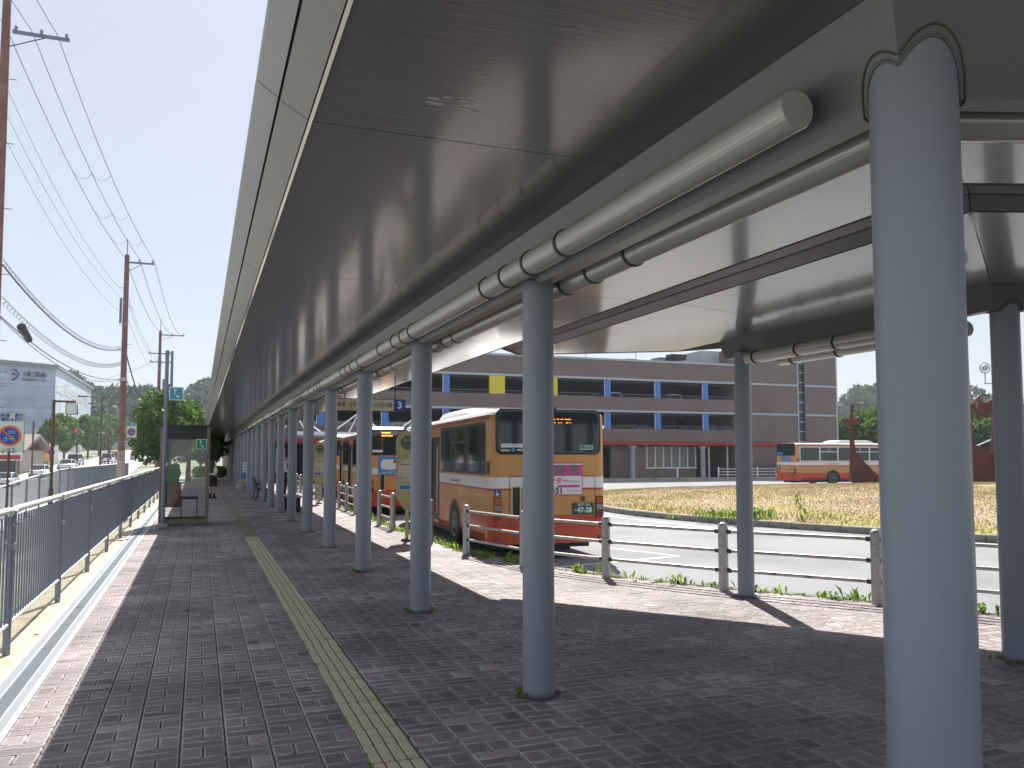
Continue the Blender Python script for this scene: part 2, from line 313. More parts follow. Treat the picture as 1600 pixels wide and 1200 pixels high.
# ------------------------------------------------ walkway
EDGE = [(11.9, 0.1), (9.2, 3.9), (8.2, 5.3), (7.08, 7.24), (6.08, 8.62), (5.24, 10.05), (4.62, 11.43), (4.29, 13.12), (4.18, 14.93), (4.15, 17.93), (4.16, 19.38), (4.32, 26.3), (4.4, 62)]
def edge_x(y):
    p = EDGE
    yy = [q[1] for q in p]; xx = [q[0] for q in p]; return float(np.interp(y, yy, xx))
walk = struct(part('walkway', MB().prism([(-1.0, -6), (14.5, -6), (11.9, .1)] + EDGE[1:] + [(4.4, 64), (-1.0, 64)], 'z', -0.4, -0.014), GROUT))
struct(part('forecourt', MB().box(-4, 9, 64.002, 72, -.4, -0.006), mat('forecourt_concrete', (0.48, 0.45, 0.42), .9, var=.1)))
PAV = attr_mat('paver', (0.10, 0.077, 0.08), (0.34, 0.275, 0.275), 0.7, extra=(0.66, 0.62, 0.64), bump=0.5, bscale=300, noise=0.3, nscale=70)
def paver_geo(x0, x1, y0, y1, tone):
    g = 0.0034; x0 += g; x1 -= g; y0 += g; y1 -= g; h = rng.uniform(-.0016, .0008); tx, ty = rng.uniform(-.002, .002, 2); t = .014
    def ring(i, z): return [(x0 + i, y0 + i, z + h + tx * -.5), (x1 - i, y0 + i, z + h + tx * .5 + ty * .2), (x1 - i, y1 - i, z + h + ty), (x0 + i, y1 - i, z + h - tx * .5)]
    V = ring(0, -.016) + ring(.0015, -.0025) + ring(.005, 0) + ring(t, .0002)
    F = [(4 * k + i, 4 * k + (i + 1) % 4, 4 * k + 4 + (i + 1) % 4, 4 * k + 4 + i) for k in range(3) for i in range(4)] + [(12, 13, 14, 15)]
    return V, F, [tone] * 16, [0.1] * 4 + [.5] * 4 + [1.0] * 4 + [0] * 4
cells = []
def strip_cells(x0, x1, off):
    y = 1.2 + off
    while y < 63.5:
        L = ((.16, 2), (.095, 1), (.095, 1))
        for h, k in L:
            if y + h > 63.9: break
            for q in range(k):
                a0 = x0 + (x1 - x0) * q / k; a1 = x0 + (x1 - x0) * (q + 1) / k
                if a1 < edge_x(y) and a1 < edge_x(y + h): cells.append((a0, a1, y, y + h))
            y += h
x = -1.0; i = 0
while x < 0.87: strip_cells(x, x + .235, (i * .117) % .35 - .35); x += .235; i += 1
x = 1.155
while x < 11.2: strip_cells(x, x + .25, (i * .117) % .35 - .35); x += .25; i += 1
_F = Vector((math.sin(R(20.662)) * math.cos(R(3.714)), math.cos(R(20.662)) * math.cos(R(3.714)), math.sin(R(3.714))))
_Rv = Vector((math.cos(R(20.662)), -math.sin(R(20.662)), 0)); _U = _Rv.cross(_F)
def view_area(c):
    v = Vector(((c[0] + c[1]) / 2, (c[2] + c[3]) / 2, -1.6)); k = v.dot(_F)
    if k < .5: return 0
    px = 800 + 1294 * v.dot(_Rv) / k; py = 629 - 1294 * v.dot(_U) / k
    return (c[1] - c[0]) * (c[3] - c[2]) / k ** 3 if -60 < px < 1660 and py < 1260 else 0
ar = sorted(range(len(cells)), key=lambda i: -view_area(cells[i])); near = set(ar[:290])
AV, AF, AT, AE = [], [], [], []
for i, c in enumerate(cells):
    tone = min(1, max(0, rng.normal(.40, .13))); tone = 1.0 if rng.random() < .03 else tone
    V, F, T, Ed = paver_geo(*c, tone)
    if i in near:
        cx_, cy_ = (c[0] + c[1]) / 2, (c[2] + c[3]) / 2
        me = np_mesh('paver', np.array(V) - np.array([cx_, cy_, 0]), np.array(F), PAV, {'tone': np.array(T), 'edge': np.array(Ed)})
        link('paver', me, walk, (cx_, cy_, 0))
    else:
        o = len(AV); AV += V; AF += [tuple(k + o for k in f) for f in F]; AT += T; AE += Ed
struct(link('paving', np_mesh('paving', np.array(AV), np.array(AF), PAV, {'tone': np.array(AT), 'edge': np.array(AE)}), walk), 'stuff')
# tactile strip
TACG = mat('tactile_groove', (0.17, 0.15, 0.09), 0.9, var=0.3, scale=20)
tm = MB(); tm.bbox(0.002, .276, .002, .276, -.02, -.001, .003, 1)
for k in range(4): tm.bbox(.008 + k * .0665, .008 + k * .0665 + .057, .006, .272, -.002, .0065, .004)
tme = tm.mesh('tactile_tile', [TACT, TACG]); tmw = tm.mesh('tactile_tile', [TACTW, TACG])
y = 1.3
while y < 60:
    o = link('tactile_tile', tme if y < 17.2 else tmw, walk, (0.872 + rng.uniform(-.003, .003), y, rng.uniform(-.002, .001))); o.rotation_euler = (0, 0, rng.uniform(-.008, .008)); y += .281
# left margin: drain channel and concrete coping
left = struct(part('drain_channel', MB().box(-1.30, -1.262, -4, 64, -.3, .004).box(-1.035, -1.0035, -4, 64, -.3, .003), WHITEC))
part('channel_bed', MB().box(-1.2615, -1.0355, -4, 64, -.1, -.03), SEAM, left)
part('channel_frame', MB().box(-1.2615, -1.205, -4, 64, -.03, -.003).box(-1.090, -1.0355, -4, 64, -.03, -.003), mat('channel_grey', (0.2, 0.22, 0.25), .7, var=.15, scale=8), left)
part('channel_rail', MB().box(-1.2045, -1.197, -4, 64, -.03, .002).box(-1.098, -1.0905, -4, 64, -.03, .002), WHITEC, left)
gm = MB()
for k in range(33): gm.box(.002, .096, k * .03, k * .03 + .019, -.02, -.001)
gm.box(0, .008, 0, .985, -.02, -.0005); gm.box(.09, .098, 0, .985, -.02, -.0005)
gme = gm.mesh('grating', GRATE); y = 2.0
while y < 62: link('grating', gme, left, (-1.1965, y, rng.uniform(-.002, .002))); y += .995
cp = struct(part('coping', MB().box(-1.78, -1.3005, -4, 64, -.9, -.012), CONC))
# kerb along the bus road
kb = struct(thing('kerb', 'x', 'x')); del kb['label'], kb['category']
kb.name = 'roadside_kerb'
pts = [Vector((x, y, 0)) for x, y in EDGE]; acc = []
for i in range(len(pts) - 1):
    n = max(1, int((pts[i + 1] - pts[i]).length / .6))
    for k in range(n): acc.append(pts[i].lerp(pts[i + 1], k / n))
acc.append(pts[-1])
for i in range(len(acc) - 1):
    p, q = acc[i], acc[i + 1]
    if p.y > 40: continue
    d = (q - p); L = d.length; an = math.atan2(d.y, d.x)
    part('kerb_stone', MB().bbox(.004, L - .004, -.15, -.002, -.3, -.004 + rng.uniform(-.004, .002), .012), KERB, kb, None, p, (0, 0, an))
# ------------------------------------------------ traffic island
IP = [(15.9, 12.4), (14.5, 15.5), (13.3, 18.6), (12.6, 21.5), (12.6, 24.5), (13.2, 28), (15, 32.5), (18.5, 36), (23, 38), (29, 38.6), (36, 37.6), (43, 34.5), (48, 29), (50, 22), (48, 14), (42, 8), (34, 4.5), (26, 4.2), (19.6, 7.6)]
def catmull(P, n):
    out = []; N_ = len(P)
    for i in range(N_):
        p0, p1, p2, p3 = [np.array(P[(i + k) % N_]) for k in (-1, 0, 1, 2)]
        for k in range(n):
            t = k / n; out.append(.5 * ((2 * p1) + (-p0 + p2) * t + (2 * p0 - 5 * p1 + 4 * p2 - p3) * t * t + (-p0 + 3 * p1 - 3 * p2 + p3) * t ** 3))
    return np.array(out)
ic = catmull(IP, 10); cen = np.array([31., 23.])
def isl_h(s): return -0.06 + .50 * (1 - s ** 2.0)       # s = 0 centre, 1 rim
rings = [cen + (ic - cen) * s for s in (1.0, .985, .96, .92, .86, .78, .68, .56, .42, .28, .14, .02)]
ss = (1.0, .985, .96, .92, .86, .78, .68, .56, .42, .28, .14, .02)
m_ = MB(); m_.loft([[(p[0], p[1], isl_h(s)) for p in rg] for rg, s in zip(rings, ss)], 0, cap=False)
SOIL = mat('dry_turf', (0.33, 0.235, 0.17), 0.95, var=0.3, scale=1.5, dirt=(0.28, 0.25, 0.07), dscale=0.35, dlo=0.42, dhi=0.6, bump=.6, bscale=12)
isl = struct(part('traffic_island', m_, SOIL))
per = np.linalg.norm(np.diff(np.vstack([ic, ic[:1]]), axis=0), axis=1); cum = np.concatenate([[0], np.cumsum(per)]); tot = cum[-1]; nst = int(tot / .62)
loop = np.vstack([ic, ic[:1]])
def at_len(t): return np.array([np.interp(t, cum, loop[:, 0]), np.interp(t, cum, loop[:, 1])])
kme = None
for k in range(nst):
    p = at_len(k * tot / nst); q = at_len((k + 1) * tot / nst); d = q - p
    if kme is None: kme = MB().bbox(.005, tot / nst - .005, -.02, .16, RZ - .05, -.035, .015).mesh('kerb_stone', KERB)
    o = link('kerb_stone', kme, isl, (p[0], p[1], rng.uniform(-.006, .004)), (0, 0, math.atan2(d[1], d[0])))
# dry grass on the island
def in_view(x, y): return True
def blades(n, pos, h, wd, m, name, tone):
    az = rng.uniform(0, 2 * PI, n); le = rng.uniform(.0, .55, n); hh = h * rng.uniform(.5, 1.3, n)
    P = pos; dx = np.cos(az) * wd * rng.uniform(.7, 1.4, n); dy = np.sin(az) * wd
    tip = P + np.stack([np.cos(az + 1.3) * hh * le, np.sin(az + 1.3) * hh * le, hh], 1)
    V = np.empty((n * 3, 3)); V[0::3] = P - np.stack([dx, dy, np.zeros(n)], 1); V[1::3] = P + np.stack([dx, dy, np.zeros(n)], 1); V[2::3] = tip
    return np_mesh(name, V, np.arange(n * 3).reshape(-1, 3), m, {'tone': np.repeat(tone, 3)})
GRS = attr_mat('grass_blades', (0.37, 0.27, 0.185), (0.31, 0.29, 0.07), .9, noise=0.2, nscale=.6, bump=0, trans=.3)
n = 150000; tt = rng.uniform(0, tot, n); rr = np.sqrt(rng.uniform(0.02, .985, n))
base = np.array([np.interp(tt, cum, loop[:, 0]), np.interp(tt, cum, loop[:, 1])]).T; pxy = cen + (base - cen) * rr[:, None]
pz = -0.06 + .50 * (1 - rr ** 2)
from mathutils import noise as mn
pn = np.array([mn.noise(Vector((a_ * .35, b_ * .35, 0))) + .5 * mn.noise(Vector((a_ * 1.3, b_ * 1.3, 3))) for a_, b_ in pxy])
tone = np.clip(.16 + pn * .8 + 1.2 * np.clip(rr - .86, 0, 1) / .13 * .45 + rng.normal(0, .09, n), 0, 1)
hgt = .045 + .05 * np.clip(tone, 0, 1)
struct(link('dry_grass', blades(n, np.column_stack([pxy, pz - .01]), hgt, .016, GRS, 'dry_grass', tone)), 'stuff')
# green weeds
WEED = attr_mat('weed_leaf', (0.10, 0.20, 0.02), (0.28, 0.40, 0.06), .7, noise=0.15, nscale=20, bump=0, trans=.4)
def tufts(spots, name):
    Vs, Ts = [], []
    for (x, y, z, h, k) in spots:
        for _ in range(k):
            az = rng.uniform(0, 2 * PI); ln = h * rng.uniform(.5, 1.1); out = ln * rng.uniform(.2, .9); wd = ln * .09 + .004; px_, py_ = x + rng.normal(0, h * .25), y + rng.normal(0, h * .25)
            c_, s_ = math.cos(az), math.sin(az); mid = (px_ + c_ * out * .4, py_ + s_ * out * .4, z + ln * .6); tip = (px_ + c_ * out, py_ + s_ * out, z + ln * rng.uniform(.5, .95)); b_ = (px_, py_, z)
            Vs += [b_, (mid[0] - s_ * wd, mid[1] + c_ * wd, mid[2]), tip, (mid[0] + s_ * wd, mid[1] - c_ * wd, mid[2])]; Ts += [rng.uniform(0, 1)] * 4
    V = np.array(Vs); return link(name, np_mesh(name, V, np.arange(len(V)).reshape(-1, 4), WEED, {'tone': np.array(Ts)}))
sp = []
for i in range(1350):
    t_ = rng.uniform(3.0, 26); x_ = edge_x(t_); d_ = rng.normal(-.04, .05)
    if rng.random() < .55 + .45 * mn.noise(Vector((t_ * 1.1, 0, 0))): sp.append((x_ + d_, t_, -.02, rng.choice([.05, .10, .18], p=[.55, .33, .12]), int(rng.integers(3, 9))))
for (cx_, cy_) in [(2.18, 5.27), (2.18, 8.48), (2.18, 11.7), (5.98, 4.83), (2.18, 18.1)]:
    for _ in range(9):
        a_ = rng.uniform(0, 2 * PI); sp.append((cx_ + .14 * math.cos(a_), cy_ + .14 * math.sin(a_), 0, rng.uniform(.02, .06), 5))
for _ in range(40): sp.append((rng.choice([.868, 1.155]), rng.uniform(3.5, 9), -.004, rng.uniform(.015, .035), 4))
struct(tufts(sp, 'kerb_weeds'), 'stuff')
wl = ['broad green weed clump at the island kerb, the leftmost of three', 'taller pointed green weed beside the middle of the island kerb', 'tall spindly weed standing alone on the island near the kerb']
for (x_, y_, h_, k_, sp_), l_ in zip([(12.9, 19.1, .34, 160, .4), (13.6, 18.35, .5, 150, .25), (14.3, 17.2, .75, 90, .10)], wl):
    S = [(x_ + rng.normal(0, sp_), y_ + rng.normal(0, sp_ * .6), -.05, h_ * rng.uniform(.5, 1), 4) for _ in range(k_ // 4)]
    if h_ > .7: S = [(x_ + rng.normal(0, .05), y_ + rng.normal(0, .05), -.05 + q * .08, .22, 8) for q in range(8)]
    tag(tufts(S, 'weed_clump'), l_, 'weed', 'green weeds along the island kerb')
g0 = [(12.9, 15.9), (12.36, 17.2), (11.95, 19.2), (11.6, 22.0), (11.6, 24.5), (12.1, 27.5)]
paint(g0, .13, 'edge_line')
paint([(4.6, 12.23), (8.15, 13.08)], .12); paint([(8.15, 13.08), (7.5, 14.9)], .12)
# ================================================= CANOPY
CC = Vector((2.18, 2.06)); MIT = 2.77 / 3.80; D2 = Vector((.945, -.325)).normalized(); SP = 3.21
def corner(c, u): return Vector((c.x + u, c.y + u * MIT))
def leg2(c, u, L): q = corner(c, u) + D2 * L; return q
class Canopy:
    def __init__(s, root, c, yend, L): s.r = root; s.c = c; s.ye = yend; s.L = L
    def sweep(s, name, prof, m, label=None, thick=None, y0=None, closed=True):
        """closed profile (u, z) carried along both legs with a mitre at the corner"""
        mb = MB()
        for leg in ((0, 1), (1, 2)):
            rg = []
            for st in leg:
                r_ = []
                for (u, z) in prof:
                    q = Vector((s.c.x + u, s.ye(u))) if st == 0 else corner(s.c, u) if st == 1 else leg2(s.c, u, s.L)
                    r_.append((q.x, q.y, z))
                rg.append(r_)
            mb.loft(rg, 0, cap=True, smooth=False)
        return part(name, mb, m, s.r, label)
    def panels(s, name, u0, z0, u1, z1, m, th=.012, phase=3.66, gap=.004):
        # leg one
        ys = []; y = phase
        while y < 80: ys.append(y); y += SP
        cu0, cu1 = corner(s.c, u0).y, corner(s.c, u1).y; e0, e1 = s.ye(u0), s.ye(u1)
        st = [(cu0, cu1)] + [(y, y) for y in ys if max(cu0, cu1) + .4 < y < min(e0, e1) - .3] + [(e0, e1)]
        for (a, b), (c_, d_) in zip(st[:-1], st[1:]):
            X0, X1 = s.c.x + u0, s.c.x + u1
            v = [(X0, a + gap, z0), (X1, b + gap, z1), (X1, d_ - gap, z1), (X0, c_ - gap, z0)]
            s._slab(name, v, th, m)
        # leg two
        k = 0
        while k * SP < s.L:
            l0, l1 = k * SP, min(s.L, (k + 1) * SP); off = .3 if k else 0
            A, B, Cc, D = leg2(s.c, u0, l0), leg2(s.c, u1, l0), leg2(s.c, u1, l1), leg2(s.c, u0, l1)
            g = D2 * gap
            s._slab(name, [(A.x + g.x, A.y + g.y, z0), (B.x + g.x, B.y + g.y, z1), (Cc.x - g.x, Cc.y - g.y, z1), (D.x - g.x, D.y - g.y, z0)], th, m); k += 1
    def _slab(s, name, v, th, m):
        t = [(x, y, z + th) for x, y, z in v]
        mb = MB().add(v + t, [(0, 1, 2, 3), (7, 6, 5, 4), (0, 4, 5, 1), (1, 5, 6, 2), (2, 6, 7, 3), (3, 7, 4, 0)]); part(name, mb, m, s.r)
    def tube(s, u, z, r, y_end, start=None, rings=()):
        q0 = Vector((s.c.x + u, y_end)); pc = corner(s.c, u); q2 = leg2(s.c, u, s.L)
        segs = [((q0.x, q0.y, z), (pc.x, pc.y, z)), ((pc.x, pc.y, z), (q2.x, q2.y, z))] if start is None else [((q0.x, q0.y, z), (q0.x, start, z))]
        n = 24; mb = MB()
        def ringpts(p, nx_, ny_, mit=None):
            out = []
            for i in range(n):
                a_ = 2 * PI * i / n; du = r * math.cos(a_); dz = r * math.sin(a_); out.append((p, du, dz))
            return out
        if start is None:
            A = [(s.c.x + u + r * math.cos(2 * PI * i / n), y_end, z + r * math.sin(2 * PI * i / n)) for i in range(n)]
            B = [(*corner(s.c, u + r * math.cos(2 * PI * i / n)), z + r * math.sin(2 * PI * i / n)) for i in range(n)]
            D = [(*leg2(s.c, u + r * math.cos(2 * PI * i / n), s.L), z + r * math.sin(2 * PI * i / n)) for i in range(n)]
            mb.loft([A, B], 0, True); mb.loft([B, D], 0, True)
        else:
            bb = .006
            for yy in (0,):
                prof = [(y_end, r), (start + bb, r), (start, r - bb)]
                mb.loft([[(s.c.x + u + q * math.cos(2 * PI * i / n), yv, z + q * math.sin(2 * PI * i / n)) for i in range(n)] for yv, q in prof], 0, True)
        o = part('conduit', mb, TUBEM, s.r)
        for yv in rings:
            t = MB(); w_ = .012
            t.loft([[(s.c.x + u + q * math.cos(2 * PI * i / n), y_, z + q * math.sin(2 * PI * i / n)) for i in range(n)] for y_, q in ((yv - w_, r + .001), (yv - w_, r + .009), (yv + w_, r + .009), (yv + w_, r + .001))], 0, False)
            part('joint_ring', t, RINGM, o)
        return o
inner = thing('walkway_canopy', 'long grey metal canopy over the paved walk, turning right at the big column', 'canopy', (0, 0, 0))
YE = 64.0
ca = Canopy(inner, CC, lambda u: YE, 11.0)
ca.sweep('beam', [(-.19, 3.078), (-.045, 2.772), (.045, 2.772), (.19, 3.078), (.19, 3.2), (-.19, 3.2)], BEAM)
ca.sweep('roof_deck', [(-1.98, 3.235), (1.84, 3.235), (1.84, 3.29), (-1.98, 3.29)], MGREY)
ca.sweep('gutter', [(1.655, 3.085), (1.70, 3.085), (1.84, 3.2), (1.84, 3.234), (1.655, 3.234)], SEAM)
ca.panels('soffit_panel', -1.745, 3.08, -.195, 3.08, SOF)
ca.panels('soffit_panel', .195, 3.08, 1.65, 3.08, SOF)
ca.panels('fascia_panel', -1.98, 3.228, -1.893, 3.165, FAS)
ca.panels('fascia_panel', -1.883, 3.155, -1.765, 3.085, FAS)
ca.sweep('seam_backing', [(-1.95, 3.222), (-1.76, 3.096), (-.2, 3.096), (-.2, 3.232), (-1.95, 3.232)], SEAM)
ca.sweep('seam_backing', [(.2, 3.096), (1.65, 3.096), (1.65, 3.232), (.2, 3.232)], SEAM)
ca.sweep('edge_trim', [(-1.762, 3.072), (-1.748, 3.066), (-1.744, 3.079), (-1.76, 3.084)], TUBEM)
rl = []
for k in range(1, 20):
    yb = 2.06 + SP * k; rl += [yb - .95, yb - .42, yb, yb + .42] if k % 2 else [yb - .55, yb - .18, yb + .22, yb + .95]
rl = [q for q in rl if 2.7 < q < 62]
ca.tube(-.215, 2.835, .074, YE - .5, start=2.33, rings=rl[:70])
ca.tube(.23, 2.815, .074, YE - .5, start=2.36, rings=rl[:70])
outer = thing('bay_canopy', 'short grey metal canopy beyond the first one, ending in a slanted edge above the road', 'canopy', (0, 0, 0))
C2 = Vector((5.98, 4.83)); slant = lambda u: 9.0 - 1.35 * u
cb = Canopy(outer, C2, slant, 9.0)
_ye = cb.ye; cb.ye = lambda u: 8.42
cb.sweep('beam', [(-.19, 3.078), (-.045, 2.772), (.045, 2.772), (.19, 3.078), (.19, 3.2), (-.19, 3.2)], BEAM)
cb.ye = _ye
cb.sweep('roof_deck', [(-1.85, 3.235), (1.85, 3.235), (1.85, 3.29), (-1.85, 3.29)], MGREY)
cb.sweep('light_gap_cover', [(-2.05, 3.294), (-1.7, 3.294), (-1.7, 3.33), (-2.05, 3.33)], MGREY)  # added out of sight to keep a sun line from falling between the canopies
SOF2 = SOF
for s_ in (-1, 1):
    a_ = sorted([s_ * 1.625, s_ * .195]); cb.panels('soffit_panel', a_[0], 3.08 if s_ < 0 else 2.965, a_[1], 2.965 if s_ < 0 else 3.08, SOF2, phase=6.9)
cb.panels('fascia_panel', -1.84, 3.225, -1.728, 3.163, FAS); cb.panels('fascia_panel', -1.718, 3.153, -1.64, 3.085, FAS)
cb.panels('fascia_panel', 1.728, 3.163, 1.84, 3.225, FAS); cb.panels('fascia_panel', 1.64, 3.085, 1.718, 3.153, FAS)
cb.sweep('seam_backing', [(-1.8, 3.222), (-1.63, 3.096), (-.2, 2.982), (-.2, 3.232), (-1.8, 3.232)], SEAM)
cb.sweep('seam_backing', [(1.8, 3.222), (1.63, 3.096), (.2, 2.982), (.2, 3.232), (1.8, 3.232)], SEAM)
A_ = Vector((C2.x - 1.85, slant(-1.85))); B_ = Vector((C2.x + 1.85, slant(1.85))); nn = Vector((.804, .595)) * .03
part('end_fascia', MB().add([(A_.x, A_.y, 3.20), (A_.x + .2, A_.y - .27, 3.075), (C2.x - .2, slant(-.2), 2.96), (C2.x - .06, slant(-.06), 2.959), (C2.x + .06, slant(.06), 2.959), (C2.x + .2, slant(.2), 2.96), (B_.x - .2, B_.y + .27, 3.075), (B_.x, B_.y, 3.2), (B_.x, B_.y, 3.3), (A_.x, A_.y, 3.3)] +
    [(x + nn.x, y + nn.y, z) for x, y, z in [(A_.x, A_.y, 3.20), (A_.x + .2, A_.y - .27, 3.075), (C2.x - .2, slant(-.2), 2.96), (C2.x - .06, slant(-.06), 2.959), (C2.x + .06, slant(.06), 2.959), (C2.x + .2, slant(.2), 2.96), (B_.x - .2, B_.y + .27, 3.075), (B_.x, B_.y, 3.2), (B_.x, B_.y, 3.3), (A_.x, A_.y, 3.3)]],
    [tuple(range(10))[::-1], tuple(range(10, 20))] + [(i, (i + 1) % 10, 10 + (i + 1) % 10, 10 + i) for i in range(10)]), FAS, outer)
cb.tube(-.215, 2.70, .066, 7.75, start=4.95, rings=[7.6, 6.9, 6.35, 5.6]); cb.tube(.215, 2.70, .066, 7.72, start=5.25, rings=[7.5, 6.8, 5.9])
# mitre cover strips over the corner seams
for (c_, r_, us) in ((CC, inner, (.2, 1.64)), (C2, outer, (-1.62, -.2)), (C2, outer, (.2, 1.62))):
    p, q = corner(c_, us[0]), corner(c_, us[1]); mb = MB(); mb.tube((p.x, p.y, 3.075), (q.x, q.y, 3.075), .016, n=6); part('mitre_strip', mb, RAILTOP, r_)
# near-end conduits of the second leg
for (cv, u, z) in ((ca, .23, 2.815),):
    p = leg2(cv.c, u, .25 if u < 0 else .05); q = leg2(cv.c, u, cv.L - .3); part('conduit', MB().tube((p.x, p.y, z), (q.x, q.y, z), .074, n=24), TUBEM, cv.r)
# scuffed paint patch
m_ = MB()
for k in range(14):
    x_ = .93 + rng.uniform(-.12, .12); y_ = 3.25 + rng.uniform(-.06, .06); m_.box(x_, x_ + rng.uniform(.02, .08), y_, y_ + rng.uniform(.004, .012), 3.0775, 3.0795)
struct(part('paint_scuffs', m_, WHITEC, inner), 'stuff')
# columns
ords = ['first', 'second', 'third', 'fourth', 'fifth', 'sixth', 'seventh', 'eighth', 'ninth', 'tenth', 'eleventh', 'twelfth', 'thirteenth', 'fourteenth', 'fifteenth', 'sixteenth', 'seventeenth', 'eighteenth', 'nineteenth', 'twentieth']
n = 40
def colmesh(h):
    mb = MB(); prof = [(.108, 0), (.108, h)]
    mb.lathe(prof, (0, 0, 0), n); return mb.mesh('shaft', COLM)
short = colmesh(2.80); tall = colmesh(3.02); slim = MB().lathe([(.094, 0), (.094, 2.8)], (0, 0, 0), n).mesh('shaft', COLM); thick = MB().lathe([(.137, 0), (.137, 3.02)], (0, 0, 0), 56).mesh('shaft', COLM)
collar = MB().lathe([(.112, 0), (.116, .012), (.109, .03)], (0, 0, -.004), n).mesh('base_collar', BEAM)
def weld(t, c_, cor, r_):
    # bead and flashing where the column meets the sloping beam faces
    n2 = Vector((-D2.y, D2.x)); pts = []; pts2 = []
    for i in range(73):
        a_ = 2 * PI * i / 72
        for q, out in ((r_ + .004, pts), (r_ + .018, pts2)):
            p = Vector((c_[0] + q * math.cos(a_), c_[1] + q * math.sin(a_))); u1 = p.x - cor.x; u2 = (p - cor).dot(n2)
            if u1 < 0 or u2 < 0: d_ = max(-u1, -u2)
            else: d_ = min(u1, u2)
            d_ = min(.185, max(.045, abs(d_))); out.append((p.x - c_[0], p.y - c_[1], 2.772 + (d_ - .045) * 2.11 - .004))
    part('weld_seam', MB().path(pts, .006, 6, cap=False), BEAM, t); part('flashing', MB().path(pts2, .004, 6, cap=False), RINGM, t)
for k in range(20):
    yb = 2.06 + SP * k
    if yb > 63: break
    lb = ('thick grey column in the near right foreground, where the canopy beam turns' if k == 0 else
          'grey round column with the beam on top, the %s one counted back from the big near column' % ords[k - 1])
    t = thing('canopy_column', lb, 'column', (2.18 + (.035 if k == 0 else 0), yb, 0), 0, 'grey columns carrying the walkway canopy')
    link('shaft', thick if k == 0 else short, t)
    if k: link('base_collar', collar, t)
    if k == 0: weld(t, (2.215, 2.06), CC, .137)
for xy, lb in (((6.10, 4.83), 'grey column at the right edge of the view, under the bend of the bay canopy'), ((5.9, 8.04), 'brownish lit grey column standing alone by the guard rail, under the end of the bay canopy')):
    t = thing('canopy_column', lb, 'column', (*xy, 0), 0, 'grey columns carrying the bay canopy')
    link('shaft', tall if xy[1] < 6 else slim, t); link('base_collar', collar, t)
    if xy[1] < 6: weld(t, xy, C2, .108)
for k in range(1, 4):
    for c_, nm in ((CC, 'walkway'), (C2, 'bay')):
        q = c_ + D2 * SP * k
        if c_ is C2 and k > 2: continue
        t = thing('canopy_column', 'grey %s canopy column out beyond the right edge of the view' % nm, 'column', (q.x, q.y, 0), 0, 'grey columns carrying the %s canopy' % nm); link('shaft', short, t)
# dark sand-filled cut-out round each column foot, blown leaves
GRIT = mat('foot_grit', (0.11, 0.10, 0.09), 0.95, var=0.4, scale=40, bump=0.6, bscale=150)
for k, (cx_, cy_) in enumerate([(2.215, 2.06)] + [(2.18, 2.06 + SP * q) for q in range(1, 9)] + [(6.10, 4.83), (5.9, 8.04)]):
    rr_ = [(.15 + .04 * mn.noise(Vector((math.cos(2 * PI * i / 28) * 1.5 + k * 7, math.sin(2 * PI * i / 28) * 1.5, k)))) for i in range(28)]
    part('foot_grit', MB().add([(cx_ + r_ * math.cos(2 * PI * i / 28), cy_ + r_ * math.sin(2 * PI * i / 28), .0022) for i, r_ in enumerate(rr_)] + [(cx_, cy_, .006)], [(i, (i + 1) % 28, 28) for i in range(28)]), GRIT, walk)
for (x_, y_, lb) in ((-1.36, 5.95, 'small curled dry leaf on the concrete by the drain, lowest in the picture'), (-1.34, 8.6, 'small brown dry leaf on the drain edge below the third fence panel'), (-.08, 9.3, 'single dark dry leaf lying on the shaded paving left of the tactile strip'), (3.1, 6.9, 'tiny pale leaf on the shaded paving between the second column and the lone column')):
    m_ = MB(); m_.add([(-.035, 0, .004), (-.01, .02, .016), (.03, .006, .004), (-.005, -.018, .012), (0, 0, .003)], [(0, 3, 4), (3, 2, 4), (2, 1, 4), (1, 0, 4)])
    o = part('dry_leaf', m_, mat('dry_leaf', (.10, .06, .035), .9)); o.location = (x_, y_, .002 if x_ > -1 else -.008); o.rotation_euler = (0, 0, x_ * 7); tag(o, lb, 'leaf', 'fallen dry leaves')
